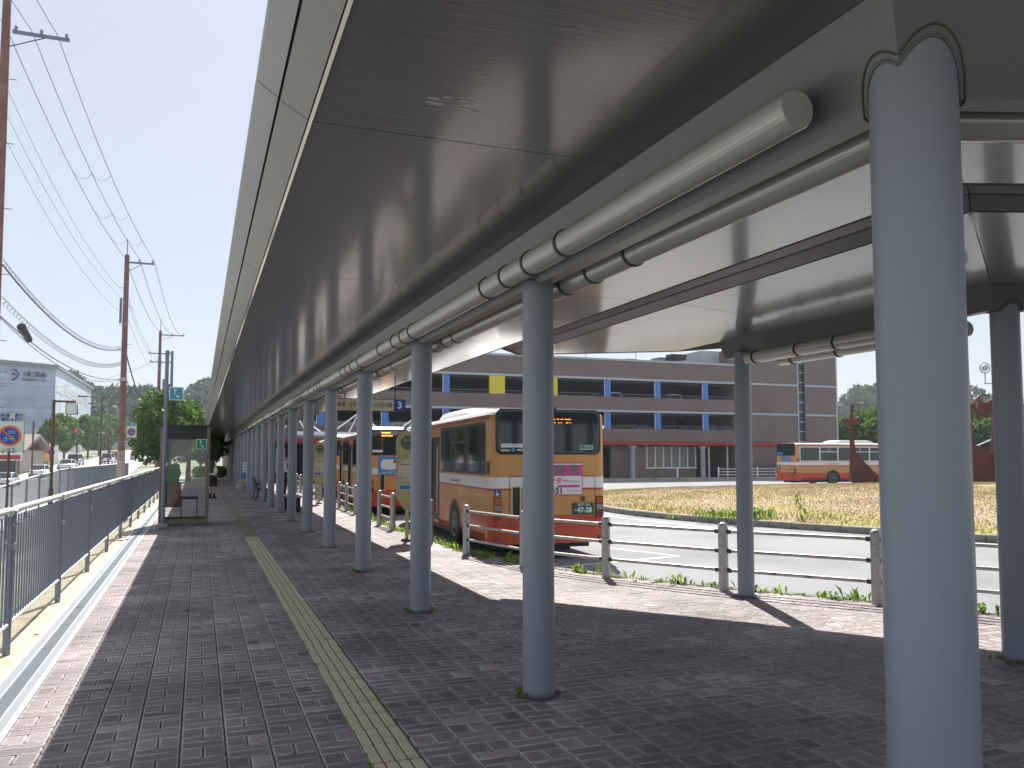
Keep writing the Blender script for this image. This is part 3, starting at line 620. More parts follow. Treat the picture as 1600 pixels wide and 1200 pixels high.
# ================================================= FENCES ON THE LEFT
def picket_fence(root, ys, x, zb, H, rad=.018, npk=22, maxp=280):
    cnt = 0; rest = MB(); pk = MB().tube((0, 0, 0), (0, 0, H - .30), rad * .5, n=6, cap=False).mesh('picket', GALV)
    for i in range(len(ys) - 1):
        y0, y1 = ys[i], ys[i + 1]; z0, z1 = zb(y0), zb(y1)
        def Z(y): return z0 + (z1 - z0) * (y - y0) / (y1 - y0)
        a, b = y0 + .035, y1 - .035
        rnd = .09 if i in (2, 3) else .02
        # top rail with turned-down ends running into the end stile
        P = [(x, a, Z(a) + .24), (x, a, Z(a) + H - rnd), (x, a + rnd * .3, Z(a) + H - rnd * .3), (x, a + rnd, Z(a) + H), (x, b - rnd, Z(b) + H), (x, b - rnd * .3, Z(b) + H - rnd * .3), (x, b, Z(b) + H - rnd), (x, b, Z(b) + .24)]
        part('top_rail', MB().path(P[2:6], rad * 1.5, 10), RAILTOP, root)
        part('end_stile', MB().path(P[:3], rad * 1.15, 8), GALV, root); part('end_stile', MB().path(P[5:], rad * 1.15, 8), GALV, root)
        part('bottom_rail', MB().path([(x, a, Z(a) + .235), (x, b, Z(b) + .235)], rad, 8), RAILTOP, root)
        for k in range(1, npk):
            y = a + (b - a) * k / npk
            if cnt < maxp: link('picket', pk, root, (x, y, Z(y) + .25)); cnt += 1
            else: rest.tube((x, y, Z(y) + .25), (x, y, Z(y) + H - .02), rad * .5, n=4, cap=False)
        part('post', MB().tube((x + .0, y0 - .035, z0 - .1), (x, y0 - .035, z0 + H - .12), .03, n=12), GALV, root)
        part('clamp', MB().box(x - .035, x + .035, y0 - .06, y0 + .05, z0 + H * .72, z0 + H * .72 + .05), GALV, root)
    if rest.v: struct(part('far_pickets', rest, GALV, root), 'stuff')
ys = [0.05, 2.67, 5.28, 7.89, 10.5] + [10.5 + 2.6 * k for k in range(1, 20)]
f1 = thing('picket_fence', 'grey galvanised picket fence with pale top rail along the drain channel, nearest one', 'fence', (0, 0, 0))
picket_fence(f1, ys, -1.43, lambda y: 0.0, 1.16)
f2 = thing('picket_fence', 'grey picket fence beside the main road, seen beyond the nearer fence', 'fence', (0, 0, 0))
picket_fence(f2, [12 + 2.2 * k for k in range(27)], -5.0, lambda y: float(np.interp(y, [10, 24, 30, 37, 60, 75], [-.9, -.5, -.28, -.1, -.1, -.1])), 1.2, npk=18, maxp=0)
wl_ = MB()
yy = [10 + 2 * k for k in range(32)]
for y0, y1 in zip(yy[:-1], yy[1:]):
    z0 = float(np.interp(y0, [10, 24, 30, 37, 75], [-.9, -.5, -.28, -.1, -.1])); wl_.box(-5.12, -4.88, y0, y1, -1.9, z0 + .02)
tag(part('retaining_wall', wl_, CONCG), 'low concrete wall under the fence beside the main road', 'wall')
# ================================================= GUARD RAILS AT THE BUS BAY
post_m = MB().lathe([(.058, -.05), (.058, .76), (.05, .79), (.025, .805), (.004, .81)], n=20).mesh('post', ALU)
def guard(pts, label, rails=(.24, .47, .70), group='guard rails along the bus road', cap_h=.81):
    o0 = Vector((*pts[0], 0)); t = thing('guard_rail', label, 'guard rail', o0, 0, group)
    for p in pts: link('post', post_m, t, Vector((*p, 0)) - o0)
    for p, q in zip(pts[:-1], pts[1:]):
        a, b = Vector((*p, 0)) - o0, Vector((*q, 0)) - o0; d = (b - a).normalized(); nrm = Vector((d.y, -d.x, 0)) * 0
        for z in rails:
            A, B = a + d * .05 + Vector((0, 0, z)), b - d * .05 + Vector((0, 0, z)); mb = MB().tube(A + d * .04, B - d * .04, .021, n=10)
            r_ = part('rail', mb, ALU, t); part('bracket', MB().tube(A, A + d * .05, .03, n=8).tube(B - d * .05, B, .03, n=8), DGREY, r_)
    return t
guard([(4.13, 13.08), (4.46, 11.35), (5.085, 9.95), (5.923, 8.51), (6.92, 7.12), (8.02, 5.3), (9.0, 3.7)], 'three-bar metal guard rail curving round the bay from behind the nearest bus')
guard([(4.02, 14.93), (4.02, 15.9)], 'short guard rail piece beside the near yellow bus stop sign, mostly behind a column')
guard([(3.99, 19.38), (3.98, 17.93)], 'short two-post guard rail in the gap between the two bus stop signs')
guard([(4.14, 26.3), (4.1, 24.68), (4.08, 23.1)], 'guard rail section beside the second bus, beyond the short two-post one')
guard([(4.2, 33.6), (4.2, 32.2), (4.2, 30.9)], 'guard rail section just past the second yellow bus stop sign')
guard([(4.24, 43), (4.24, 41.2), (4.24, 39.4), (4.24, 37.8)], 'farthest guard rail section along the bus bay')
# white fence in front of the parking building
t = thing('guard_rail', 'long white guard rail beyond the island in front of the parking building', 'guard rail', (0, 0, 0))
px_ = [29.5 + 1.78 * k for k in range(8)]
struct(part('far_kerb', MB().box(22, 47, 53.2, 54.0, RZ - .02, .0), CONCG))
for i, x in enumerate([33.4] + [37 + 1.78 * k for k in range(7)]):
    part('post', MB().lathe([(.055, -.02), (.055, .72), (.03, .78), (.003, .79)], (x, 53.6, 0), 10), WHITE, t)
    if i > 1:
        for z in (.2, .42, .64): part('rail', MB().box(x - 1.78, x, 53.57, 53.63, z - .025, z + .025), WHITE, t)
# ================================================= BUSES
def rrect(hw, y0, y1, r, n=5):
    out = []
    for (cx_, cy_, a0) in ((hw - r, y1 - r, 0), (-hw + r, y1 - r, 90), (-hw + r, y0 + r, 180), (hw - r, y0 + r, 270)):
        for k in range(n + 1): a_ = R(a0 + 90 * k / n); out.append((cx_ + r * math.cos(a_), cy_ + r * math.sin(a_)))
    return out
def make_bus(label, loc, rz, variant=0, s=.875, group='orange and cream buses at the terminal'):
    t = thing('bus', label, 'bus', loc, rz, group, s); L = 10.5
    lv = [(.34, .06, 1), (.50, .0, 1), (.88, 0, 0), (1.38, 0, 3), (1.42, 0, 2), (1.64, 0, 0), (2.79, 0, 4), (2.89, .012, 5), (2.95, .05, 5), (2.99, .12, 5), (3.02, .26, 5)]
    mb = MB(); rg = []
    for z, ins, mi in lv:
        hw = 1.245 - ins; rg.append([(x, y, z) for x, y in rrect(hw, ins + (.03 if z > 2 else 0) * 1, L - ins - (.10 if z > 1.7 else 0), .20)])
    for k in range(len(rg) - 1):
        mb.loft([rg[k], rg[k + 1]], lv[k][2], cap=False)
    n = len(rg[0]); mb.add(rg[0], [tuple(range(n))[::-1]], 1); mb.add(rg[-1], [tuple(range(n))], 5)
    body = part('body', mb, [BUS_TAN, BUS_RED, BUS_STR, BUS_LIN, BUS_ROOFL, BUS_ROOF], t)
    for p in body.data.polygons:
        if p.material_index == 4 and (p.center.y < .12): p.material_index = 0
    part('chassis', MB().box(-1.05, 1.05, .5, L - .6, .18, .38).box(-.5, .5, .15, 1.5, .16, .4), BLACK, t)
    part('bumper', MB().loft([[(x, y, z) for x, y in rrect(1.255, -.05, .5, .18)] for z in (.32, .36, .60, .63)], 0), BUS_RED, t)
    # roof air conditioner and hatch
    ac = MB()
    ac.loft([[(x, y, z) for x, y in rrect(h_, a_, b_, .3)] for h_, a_, b_, z in ((.85, 3.6, 7.2, 2.98), (.84, 3.7, 7.1, 3.1), (.78, 3.95, 6.9, 3.2), (.7, 4.15, 6.7, 3.24))], 0); part('roof_unit', ac, BUS_ROOF, t)
    # rear window with rounded surround
    rw = thing_part = MB()
    rw.loft([[(x, y, z) for x, z in [(q[0], q[1] + 2.55) for q in rrect(h_, -hz, hz, r_)]] for h_, hz, r_, y in ((1.09, .43, .1, .045), (1.09, .43, .1, -.006), (1.06, .40, .09, -.012))], 0)
    o = part('rear_window', rw, GLASS, t)
    part('window_seal', MB().loft([[(q[0], y, q[1] + 2.55) for q in rrect(h_, -hz, hz, .12)] for h_, hz, y in ((1.115, .455, .04), (1.115, .455, -.003))], 0), BLACK, o)
    part('rear_camera', MB().box(.03, .14, -.06, .02, 3.0, 3.05), BLACK, t)
    # engine door seams, grille
    part('door_seam', MB().box(-.845, -.835, -.0035, .01, .62, 1.66).box(.985, .995, -.0035, .01, .62, 1.66).box(-.835, .985, -.0035, .01, 1.655, 1.665).box(-1.2, 1.2, -.0035, .01, .70, .71), DGREY, t)
    gr = part('engine_grille', MB().box(-.80, -.60, -.02, .01, .86, 1.47), CREAM, t); part('grille_mesh', MB().box(-.775, -.625, -.024, -.0, .89, 1.44), BLACK, gr)
    for s_ in (-1, 1):
        x0, x1 = sorted([s_ * .985 + s_ * .02, s_ * 1.16])
        l = part('tail_lamp', MB().box(x0, x1, -.028, .02, .80, 1.25), LAMP_R, t)
        part('indicator', MB().box(x0 + .01, x1 - .01, -.034, 0, 1.10, 1.235), LAMP_O, l); part('reverse_lamp', MB().box(x0 + .01, x1 - .01, -.034, 0, .98, 1.08), MGREY, l)
        part('reflector', MB().box(x0, x1, -.056, 0, .4, .46), LAMP_R, t)
    pl = part('number_plate', MB().box(.50, .95, -.03, .01, .885, 1.115), PLATE, t)
    if variant in (0, 1, 2):
        text('神戸 200' if variant == 0 else '神戸 200', .07, TEXTW, pl, (.73, -.034, 1.075), FACE_S); text('か', .06, TEXTW, pl, (.545, -.034, .97), FACE_S)
        text({0: '47-28', 1: '47-31', 2: '46-90'}[variant], .145, TEXTW, pl, (.745, -.034, .965), FACE_S, bold=.004, squeeze=.95)
    part('badge', MB().tube((.72, -.02, 1.2), (.72, .0, 1.2), .05, n=12), DGREY, t)
    # advert panel
    if variant == 0:
        ad = part('advert', MB().box(-.52, .715, -.016, .0, 1.27, 1.93), PINK, t)
        part('advert_face', MB().box(-.50, .695, -.02, -.01, 1.29, 1.66).box(-.50, .695, -.0195, -.01, 1.885, 1.91), BUS_STR, ad)
        text('葬', .24, GREEN, ad, (.235, -.022, 1.765), FACE_S); text('祭', .24, GREEN, ad, (.54, -.022, 1.765), FACE_S)
        text('センター', .15, ORANGE, ad, (.12, -.024, 1.555), FACE_S, bold=.004); part('advert_bar', MB().box(.17, .65, -.024, -.018, 1.43, 1.48), PINK, ad)
        text('3031', .18, TEXTK, ad, (.11, -.024, 1.355), FACE_S, bold=.004)
        part('advert_print', MB().box(.42, .67, -.023, -.018, 1.545, 1.56).box(.36, .66, -.023, -.018, 1.35, 1.362), MGREY, ad)
        tx = text('アイドリングストップ', .07, TEXTK, part('sticker', MB().box(-1.02, -.5, -.016, -.01, 2.235, 2.31), WHITE, t), (-.76, -.019, 2.272), FACE_S, squeeze=.8)
        part('sticker', MB().box(-1.02, -.84, -.016, -.01, 2.16, 2.19).box(-.68, -.55, -.016, -.01, 2.17, 2.20), CREAM, t); part('sticker', MB().tube((-.76, -.016, 2.185), (-.76, -.01, 2.185), .04, n=12), SBLUE, t)
        text('番8293', .085, TEXTK, part('sticker', MB().box(.66, .95, -.016, -.01, 2.19, 2.29), mat('sticker_green', (.3, .5, .42), .5), t), (.805, -.019, 2.24), FACE_S)
        w_ = part('wheelchair_sticker', MB().box(-1.145, -1.02, -.012, .005, 1.27, 1.40), BLUE, t)
        part('wheelchair_mark', MB().tube((-1.09, -.016, 1.31), (-1.09, -.013, 1.31), .03, n=14).box(-1.105, -1.095, -.016, -.01, 1.31, 1.375).box(-1.10, -1.06, -.016, -.01, 1.325, 1.335).tube((-1.1, -.015, 1.385), (-1.1, -.012, 1.385), .01, n=8), WHITE, w_)
        part('sticker', MB().box(-.78, -.55, -.058, -.045, .50, .58), SBLUE, t)
        for k in range(14):
            if rng.random() < .85: part('led', MB().box(.08 + k * .028, .1 + k * .028, -.0135, -.012, 2.80, 2.815), LED, o)
            if rng.random() < .6: part('led', MB().box(.08 + k * .028, .1 + k * .028, -.0135, -.012, 2.73, 2.745), LED, o)
    elif variant == 1:
        ad = part('advert', MB().box(-.85, -.12, -.016, .0, 1.40, 2.05), SBLUE, t); part('advert_face', MB().loft([[(q[0] - .485, y, q[1] + 1.77) for q in rrect(.28, -.18, .18, .14)] for y in (-.02, -.012)], 0), BUS_STR, ad)
        text('コーポス', .12, TEXTW, ad, (-.485, -.02, 1.475), FACE_S); part('advert_dot', MB().tube((-.27, -.024, 1.88), (-.27, -.018, 1.88), .06, n=12), REDB, ad)
        for z_, w2 in ((2.88, 8), (2.78, 10)):
            part('led', MB().box(-.75, -.75 + w2 * .04, -.0135, -.012, z_ - .02, z_ + .02), LED, o)
        part('sticker', MB().box(-1.05, -.7, -.016, -.01, 2.2, 2.28), WHITE, t)
    else:
        part('advert', MB().box(-.5, .55, -.016, .0, 1.68, 2.05), mat('advert_blue', (.12, .22, .5), .4, var=.5, scale=9), t); part('sticker', MB().box(-1.0, -.3, -.016, -.01, 2.18, 2.36), SBLUE, t)
    # sides
    fr = DGREY if variant != 2 else MGREY; fw = DGREY if variant != 2 else BUS_STR
    for s_ in (-1, 1):
        X = s_ * 1.245
        def sb(y0, y1, z0, z1, d): a_, b_ = sorted([X - s_ * .02, X + s_ * d]); return MB().box(a_, b_, y0, y1, z0, z1)
        door = s_ < 0
        wins = [(.32, 2.0), (2.0, 3.55), (3.55, 4.7)] + ([(6.25, 7.6), (7.6, 9.0)] if door else [(4.7, 6.3), (6.3, 7.9), (7.9, 9.6)])
        if variant == 2 and door: wins = [(.5, 1.45), (2.45, 4.35), (4.35, 6.1), (6.1, 7.8), (7.8, 9.3)]
        for i, (a_, b_) in enumerate(wins):
            fr_ = part('window_frame', sb(a_, b_, 1.68, 2.76, .006), fw, t)
            gl = [(a_ + .05, b_ - .05, 1.74, 2.36), (a_ + .05, (a_ + b_) / 2 - .02, 2.41, 2.70), ((a_ + b_) / 2 + .02, b_ - .05, 2.41, 2.70)] if (b_ - a_) > 1.2 and i else [(a_ + .05, b_ - .05, 1.74, 2.70)]
            for g_ in gl: part('pane', sb(*g_, .010), GLASS, fr_)
        doors = [(4.87, 6.15)] + [(9.1, 10.1)] if door else [(9.75, 10.2)]
        if variant == 2 and door: doors = [(1.6, 2.3)]
        for i, (a_, b_) in enumerate(doors):
            if door:
                d_ = part('door', sb(a_, b_, .42 if variant != 2 else 1.0, 2.55 if variant != 2 else 2.72, .004), BLACK if variant != 2 else BUS_TAN, t)
                if variant != 2:
                    part('door_leaf', MB().box(X - .06, X + .02, b_ - .30, b_ - .06, .5, 2.5), BLACK, d_); part('door_rail', MB().tube((X - .01, a_ + .2, .6), (X - .01, a_ + .2, 2.3), .02, n=8), CREAM, d_); part('door_sill', sb(a_, b_, .40, .44, .02), CREAM, d_)
                else: part('pane', sb(a_ + .12, b_ - .12, 1.75, 2.6, .008), GLASS, d_)
            else: part('driver_window', sb(a_, b_, 1.5, 2.6, .006), GLASS, t)
        part('vent', sb(.10, .24, 1.70, 1.95, .004), DGREY, t)
        part('waist_mark', sb(2.6, 3.6, 1.48, 1.53, .003), MGREY, t)
        for yw in (3.1, 8.4):
            ar_ = [(yw + .60 * math.cos(R(a_)), .48 + .60 * math.sin(R(a_))) for a_ in range(-13, 194, 9)]
            x0, x1 = sorted([X - s_ * .3, X + s_ * .005]); part('wheel_arch', MB().prism(ar_, 'x', x0, x1), BLACK, t)
            W = MB(); prof = [(.30, -.13), (.44, -.14), (.485, -.10), (.49, 0), (.485, .10), (.44, .14), (.30, .13)]
            W.loft([[(X - s_ * .13 + w_, yw + r_ * math.cos(2 * PI * i / 28), .49 + r_ * math.sin(2 * PI * i / 28)) for i in range(28)] for r_, w_ in prof], 0); wo_ = part('wheel', W, RUBBER, t)
            part('rim', MB().loft([[(X + s_ * w_, yw + r_ * math.cos(2 * PI * i / 24), .49 + r_ * math.sin(2 * PI * i / 24)) for i in range(24)] for r_, w_ in ((.29, -.1), (.29, .013), (.26, .016), (.22, -.04), (.12, -.05), (.10, .01), (.02, .015))], 0), RIM, wo_)
    part('windscreen', MB().loft([[(q[0], y, q[1] + 2.1) for q in rrect(1.1, -.75, .75, .15)] for y in (L - .12, L + .005)], 0), GLASS, t)
    for s_ in (-1, 1): part('mirror', MB().path([(s_ * 1.2, L - .1, 2.9), (s_ * 1.4, L + .15, 2.85), (s_ * 1.4, L + .15, 2.6)], .02, 6).box(s_ * 1.4 - .1, s_ * 1.4 + .1, L + .12, L + .18, 2.1, 2.6), BLACK, t)
    for s_ in (-1, 1): part('headlight', MB().tube((s_ * .95, L - .02, .75), (s_ * .95, L + .01, .75), .12, n=14), MGREY, t)
    return t
def side(root, x, y, z, ang):   # helper for bus placing: rear-left corner at x, y
    pass
def bus_at(corner_xy, head_deg, **k):
    h = R(head_deg); rt = Vector((math.cos(h), -math.sin(h))); c_ = Vector(corner_xy) + rt * 1.245 * .875
    return make_bus(loc=(c_.x, c_.y, RZ), rz=-h, **k)
bus_at((4.70, 13.56), 4.0, label='nearest orange and cream bus, its rear with pink advert and plate 47-28 facing us', variant=0)
bus_at((4.78, 25.2), 4.0, label='second bus in the bay line, blue advert on its rear, ahead of the nearest bus', variant=1)
bus_at((5.3, 36.2), 4.0, label='third and farthest bus in the bay line, mostly hidden behind the columns', variant=3)
bus_at((35.2, 44.6), 94.0, label='bus standing side-on beyond the grass island, in front of the parking building', variant=2)
# ================================================= STREET FURNITURE ON THE WALK
def stop_sign(x, y, lb, h=2.08, w_=.42):
    t = thing('bus_stop_sign', lb, 'bus stop sign', (x, y, 0), R(-8), 'yellow bus stop signs'); z0 = .62
    poly = [(-w_ / 2, z0 + .22), (-w_ / 2, h - .2)] + [(-w_ / 2 + .2 - .2 * math.cos(R(a_)), h - .2 + .2 * math.sin(R(a_))) for a_ in range(15, 91, 15)] + [(w_ / 2 - .2 + .2 * math.sin(R(a_)), h - .2 + .2 * math.cos(R(a_))) for a_ in range(0, 76, 15)] + [(w_ / 2, h - .2), (w_ / 2, z0 + .22), (w_ / 2 - .14, z0), (-w_ / 2 + .14, z0)]
    b = part('panel', MB().prism(poly, 'y', -.035, .035), SCREAM, t)
    part('panel_edge', MB().path([(p[0], -.036, p[1]) for p in poly + poly[:1]], .009, 6), ALU, b)
    part('roundel', MB().tube((0, -.041, h - .22), (0, -.035, h - .22), .135, n=24), mat('stop_green', (.06, .14, .09), .5), b); text('神姫', .1, SCREAM, b, (0, -.043, h - .18), FACE_S); text('のりば', .07, SCREAM, b, (0, -.043, h - .29), FACE_S)
    tt_ = part('timetable', MB().box(-w_ / 2 + .03, w_ / 2 - .03, -.040, -.034, .95, 1.55), CREAM, b)
    part('timetable_print', MB().box(-.15, .13, -.042, -.039, 1.44, 1.455).box(-.16, .02, -.042, -.039, 1.2, 1.21).box(-.16, .08, -.042, -.039, 1.1, 1.11), mat('print_green', (.12, .2, .1), .6), tt_)
    part('map_print', MB().box(-.15, .05, -.042, -.039, .98, 1.05).box(.09, .15, -.0421, -.039, .98, 1.03), SBLUE, tt_)
    part('pole', MB().tube((0, 0, 0), (0, 0, z0 + .03), .035, n=12), SCREAM, t); part('base', MB().lathe([(.11, 0), (.11, .04), (.05, .06)], n=16), DGREY, t); return t
stop_sign(3.70, 15.43, 'near yellow bus stop sign with rounded top, half behind a column beside the nearest bus')
stop_sign(3.82, 28.6, 'middle yellow bus stop sign, seen between columns left of the second bus')
stop_sign(3.55, 40.0, 'farthest yellow bus stop sign, its top showing above the man in white shirt')
# hanging direction sign
t = thing('hanging_sign', 'cream hanging route sign ending in a blue square with number 3', 'sign', (2.45, 16.3, 2.50))
bd = part('board', MB().box(0, 1.40, -.03, .03, 0, .225), CREAM, t); part('frame', MB().box(-.012, 1.412, -.025, .025, -.012, -.001).box(-.012, 1.412, -.025, .025, .226, .237), DGREY, t)
sq = part('number_panel', MB().box(1.165, 1.40, -.036, -.02, .0, .225), BLUE, bd); text('3', .19, TEXTW, sq, (1.283, -.038, .112), FACE_S, bold=.006)
text('44', .17, TEXTK, bd, (.12, -.032, .11), FACE_S); text('けやき台・くりのき台公園', .105, TEXTK, bd, (.70, -.032, .11), FACE_S, squeeze=.68)
part('hanger', MB().tube((.2, 0, .23), (.2, 0, .6), .012, n=6).tube((1.2, 0, .23), (1.2, 0, .6), .012, n=6), DGREY, t)
# telephone booth
bx0, bw, bdp, bh = -.80, 1.0, 1.0, 2.27
t = thing('telephone_booth', 'glass telephone booth with bronze frame and dark header on the walk', 'telephone booth', (bx0, 20.5, 0))
for (x, y) in ((0, 0), (bw, 0), (0, bdp), (bw, bdp)): part('frame_post', MB().box(x - .035, x + .035, y - .035, y + .035, 0, bh), BOOTH, t)
part('roof', MB().box(-.07, bw + .07, -.07, bdp + .07, bh, bh + .05), BLACK, t)
part('header', MB().box(.036, bw - .036, -.02, .02, bh - .27, bh - .002), BLACK, t); part('header', MB().box(.036, bw - .036, bdp - .02, bdp + .02, bh - .27, bh - .002), BLACK, t)
for x in (0, bw): part('header', MB().box(x - .02, x + .02, .036, bdp - .036, bh - .27, bh - .002), BLACK, t)
part('sill', MB().box(.036, bw - .036, -.03, .03, .06, .16), BOOTH, t); part('sill', MB().box(.036, bw - .036, bdp - .03, bdp + .03, .06, .16), BOOTH, t); part('sill', MB().box(-.03, .03, .036, bdp - .036, .06, .16).box(bw - .03, bw + .03, .036, bdp - .036, .06, .16), BOOTH, t)
for (a_, b_, c_, d_) in ((.036, bw - .036, -.004, .004), (.036, bw - .036, bdp - .004, bdp + .004), (-.004, .004, .036, bdp - .036), (bw - .004, bw + .004, .036, bdp - .036)): part('glass_panel', MB().box(a_, b_, c_, d_, .161, bh - .271), CLEAR, t)
part('cabinet', MB().box(.05, .42, .35, .9, .42, .98), mat('cabinet_brown', (.12, .06, .04), .6), t); part('shelf', MB().box(.42, .80, .3, .75, .60, .66), mat('shelf_dark', (.06, .04, .035), .6), t); part('shelf_leg', MB().tube((.44, .35, 0), (.44, .35, .6), .012, n=6).tube((.78, .35, 0), (.78, .35, .6), .012, n=6), DGREY, t)
ph = part('payphone', MB().bbox(.10, .38, .4, .6, .98, 1.42, .02), mat('phone_green', (.03, .2, .08), .4), t); part('handset', MB().path([(.36, .38, 1.08), (.40, .36, 1.2), (.36, .38, 1.34)], .022, 8), mat('phone_green', (.03, .2, .08), .4), ph)
def handset_sign(parent, x0, z0, s_, y, bgm, brd=True):
    b = part('sign_panel', MB().box(x0, x0 + s_, y, y + .02, z0, z0 + s_), WHITE, parent); part('sign_face', MB().box(x0 + s_ * .06, x0 + s_ * .94, y - .004, y, z0 + s_ * .06, z0 + s_ * .94), bgm, b)
    c = lambda u, v: (x0 + s_ * u, y - .008, z0 + s_ * v)
    part('handset_mark', MB().path([c(.40, .80), c(.38, .66), c(.42, .5), c(.5, .36), c(.60, .26)], [s_ * .05, s_ * .03, s_ * .03, s_ * .03, s_ * .05], 8).box(x0 + s_ * .36, x0 + s_ * .50, y - .012, y - .004, z0 + s_ * .68, z0 + s_ * .84).box(x0 + s_ * .56, x0 + s_ * .72, y - .012, y - .004, z0 + s_ * .20, z0 + s_ * .34), WHITE, b)
handset_sign(t, .73, 1.76, .235, -.03, GREEN)
t = thing('sign_pole', 'slim blue-grey pole with square pale blue telephone sign, in front of the booth', 'sign pole', (-.72, 20.1, 0))
part('pole', MB().tube((0, 0, 0), (0, 0, 3.98), .042, n=14), POLEB, t); part('base', MB().bbox(-.1, .1, -.1, .1, 0, .1, .02), CONCG, t)
handset_sign(t, .06, 2.86, .30, -.02, mat('faded_teal', (.05, .30, .36), .5)); part('bracket', MB().box(.03, .08, -.01, .01, 3.1, 3.13).box(.03, .08, -.01, .01, 2.9, 2.93), DGREY, t)
# benches
t = thing('bench', 'black iron bench with armrest and wooden slats beside the columns', 'bench', (1.86, 30.9, 0))
for y in (0, 1.5):
    part('iron_side', MB().path([(.0, y, .83), (.02, y, .78), (.10, y, .45), (.12, y, .40), (.10, y, .2), (.02, y, .0)], .022, 8).path([(.10, y, .42), (.3, y, .40), (.46, y, .41)], .022, 8).path([(.44, y, .41), (.42, y, .2), (.50, y, .0)], .022, 8).path([(.06, y, .60), (.25, y, .60), (.42, y, .64), (.5, y, .60), (.47, y, .41)], .02, 8), BLACK, t)
for k in range(4): part('seat_slat', MB().box(.13 + k * .085, .20 + k * .085, -.03, 1.53, .425, .45), BLACK, t)
for k in range(3): part('back_slat', MB().box(.075 - k * .025, .10 - k * .025, -.03, 1.53, .52 + k * .1, .59 + k * .1), BLACK, t)
t = thing('bench', 'pale-topped backless bench half hidden between two columns', 'bench', (2.40, 24.4, 0))
for k in range(4): part('seat_slat', MB().box(k * .1, .09 + k * .1, 0, 1.6, .42, .46), mat('pale_wood', (.42, .36, .33), .7, var=.2), t)
for y in (.15, 1.4): part('leg', MB().box(.03, .36, y, y + .06, 0, .419), BLACK, t)
# notice board + planter
t = thing('notice_board', 'blue-framed white notice board among the far columns', 'notice board', (2.05, 43.5, 0))
for k in range(3):
    f_ = part('panel', MB().box(0, .42, -.02, .02, .52 + k * .28, .76 + k * .28), WHITE if k else SBLUE, t); part('print', MB().box(.06, .36, -.024, -.019, .6 + k * .28, .63 + k * .28).box(.06, .3, -.024, -.019, .67 + k * .28, .69 + k * .28), MGREY, f_)
part('frame', MB().box(-.04, -.001, -.025, .025, 0, 1.4).box(.421, .46, -.025, .025, 0, 1.4).box(-.001, .421, -.025, .025, 1.36, 1.4).box(-.001, .421, -.025, .025, .78, .79).box(-.001, .421, -.025, .025, 1.06, 1.07), SBLUE, t)
t = thing('planter', 'low dark planter with yellow flowers below the notice board', 'planter', (2.0, 41.5, 0)); part('tub', MB().lathe([(.30, 0), (.36, .3), (.34, .3)], n=14), CONCG, t)
fl = MB()
for _ in range(26): fl.ball((rng.normal(0, .15), rng.normal(0, .15), .36 + rng.uniform(0, .12)), .03, 5)
struct(part('flowers', fl, YELLOW, t), 'stuff')
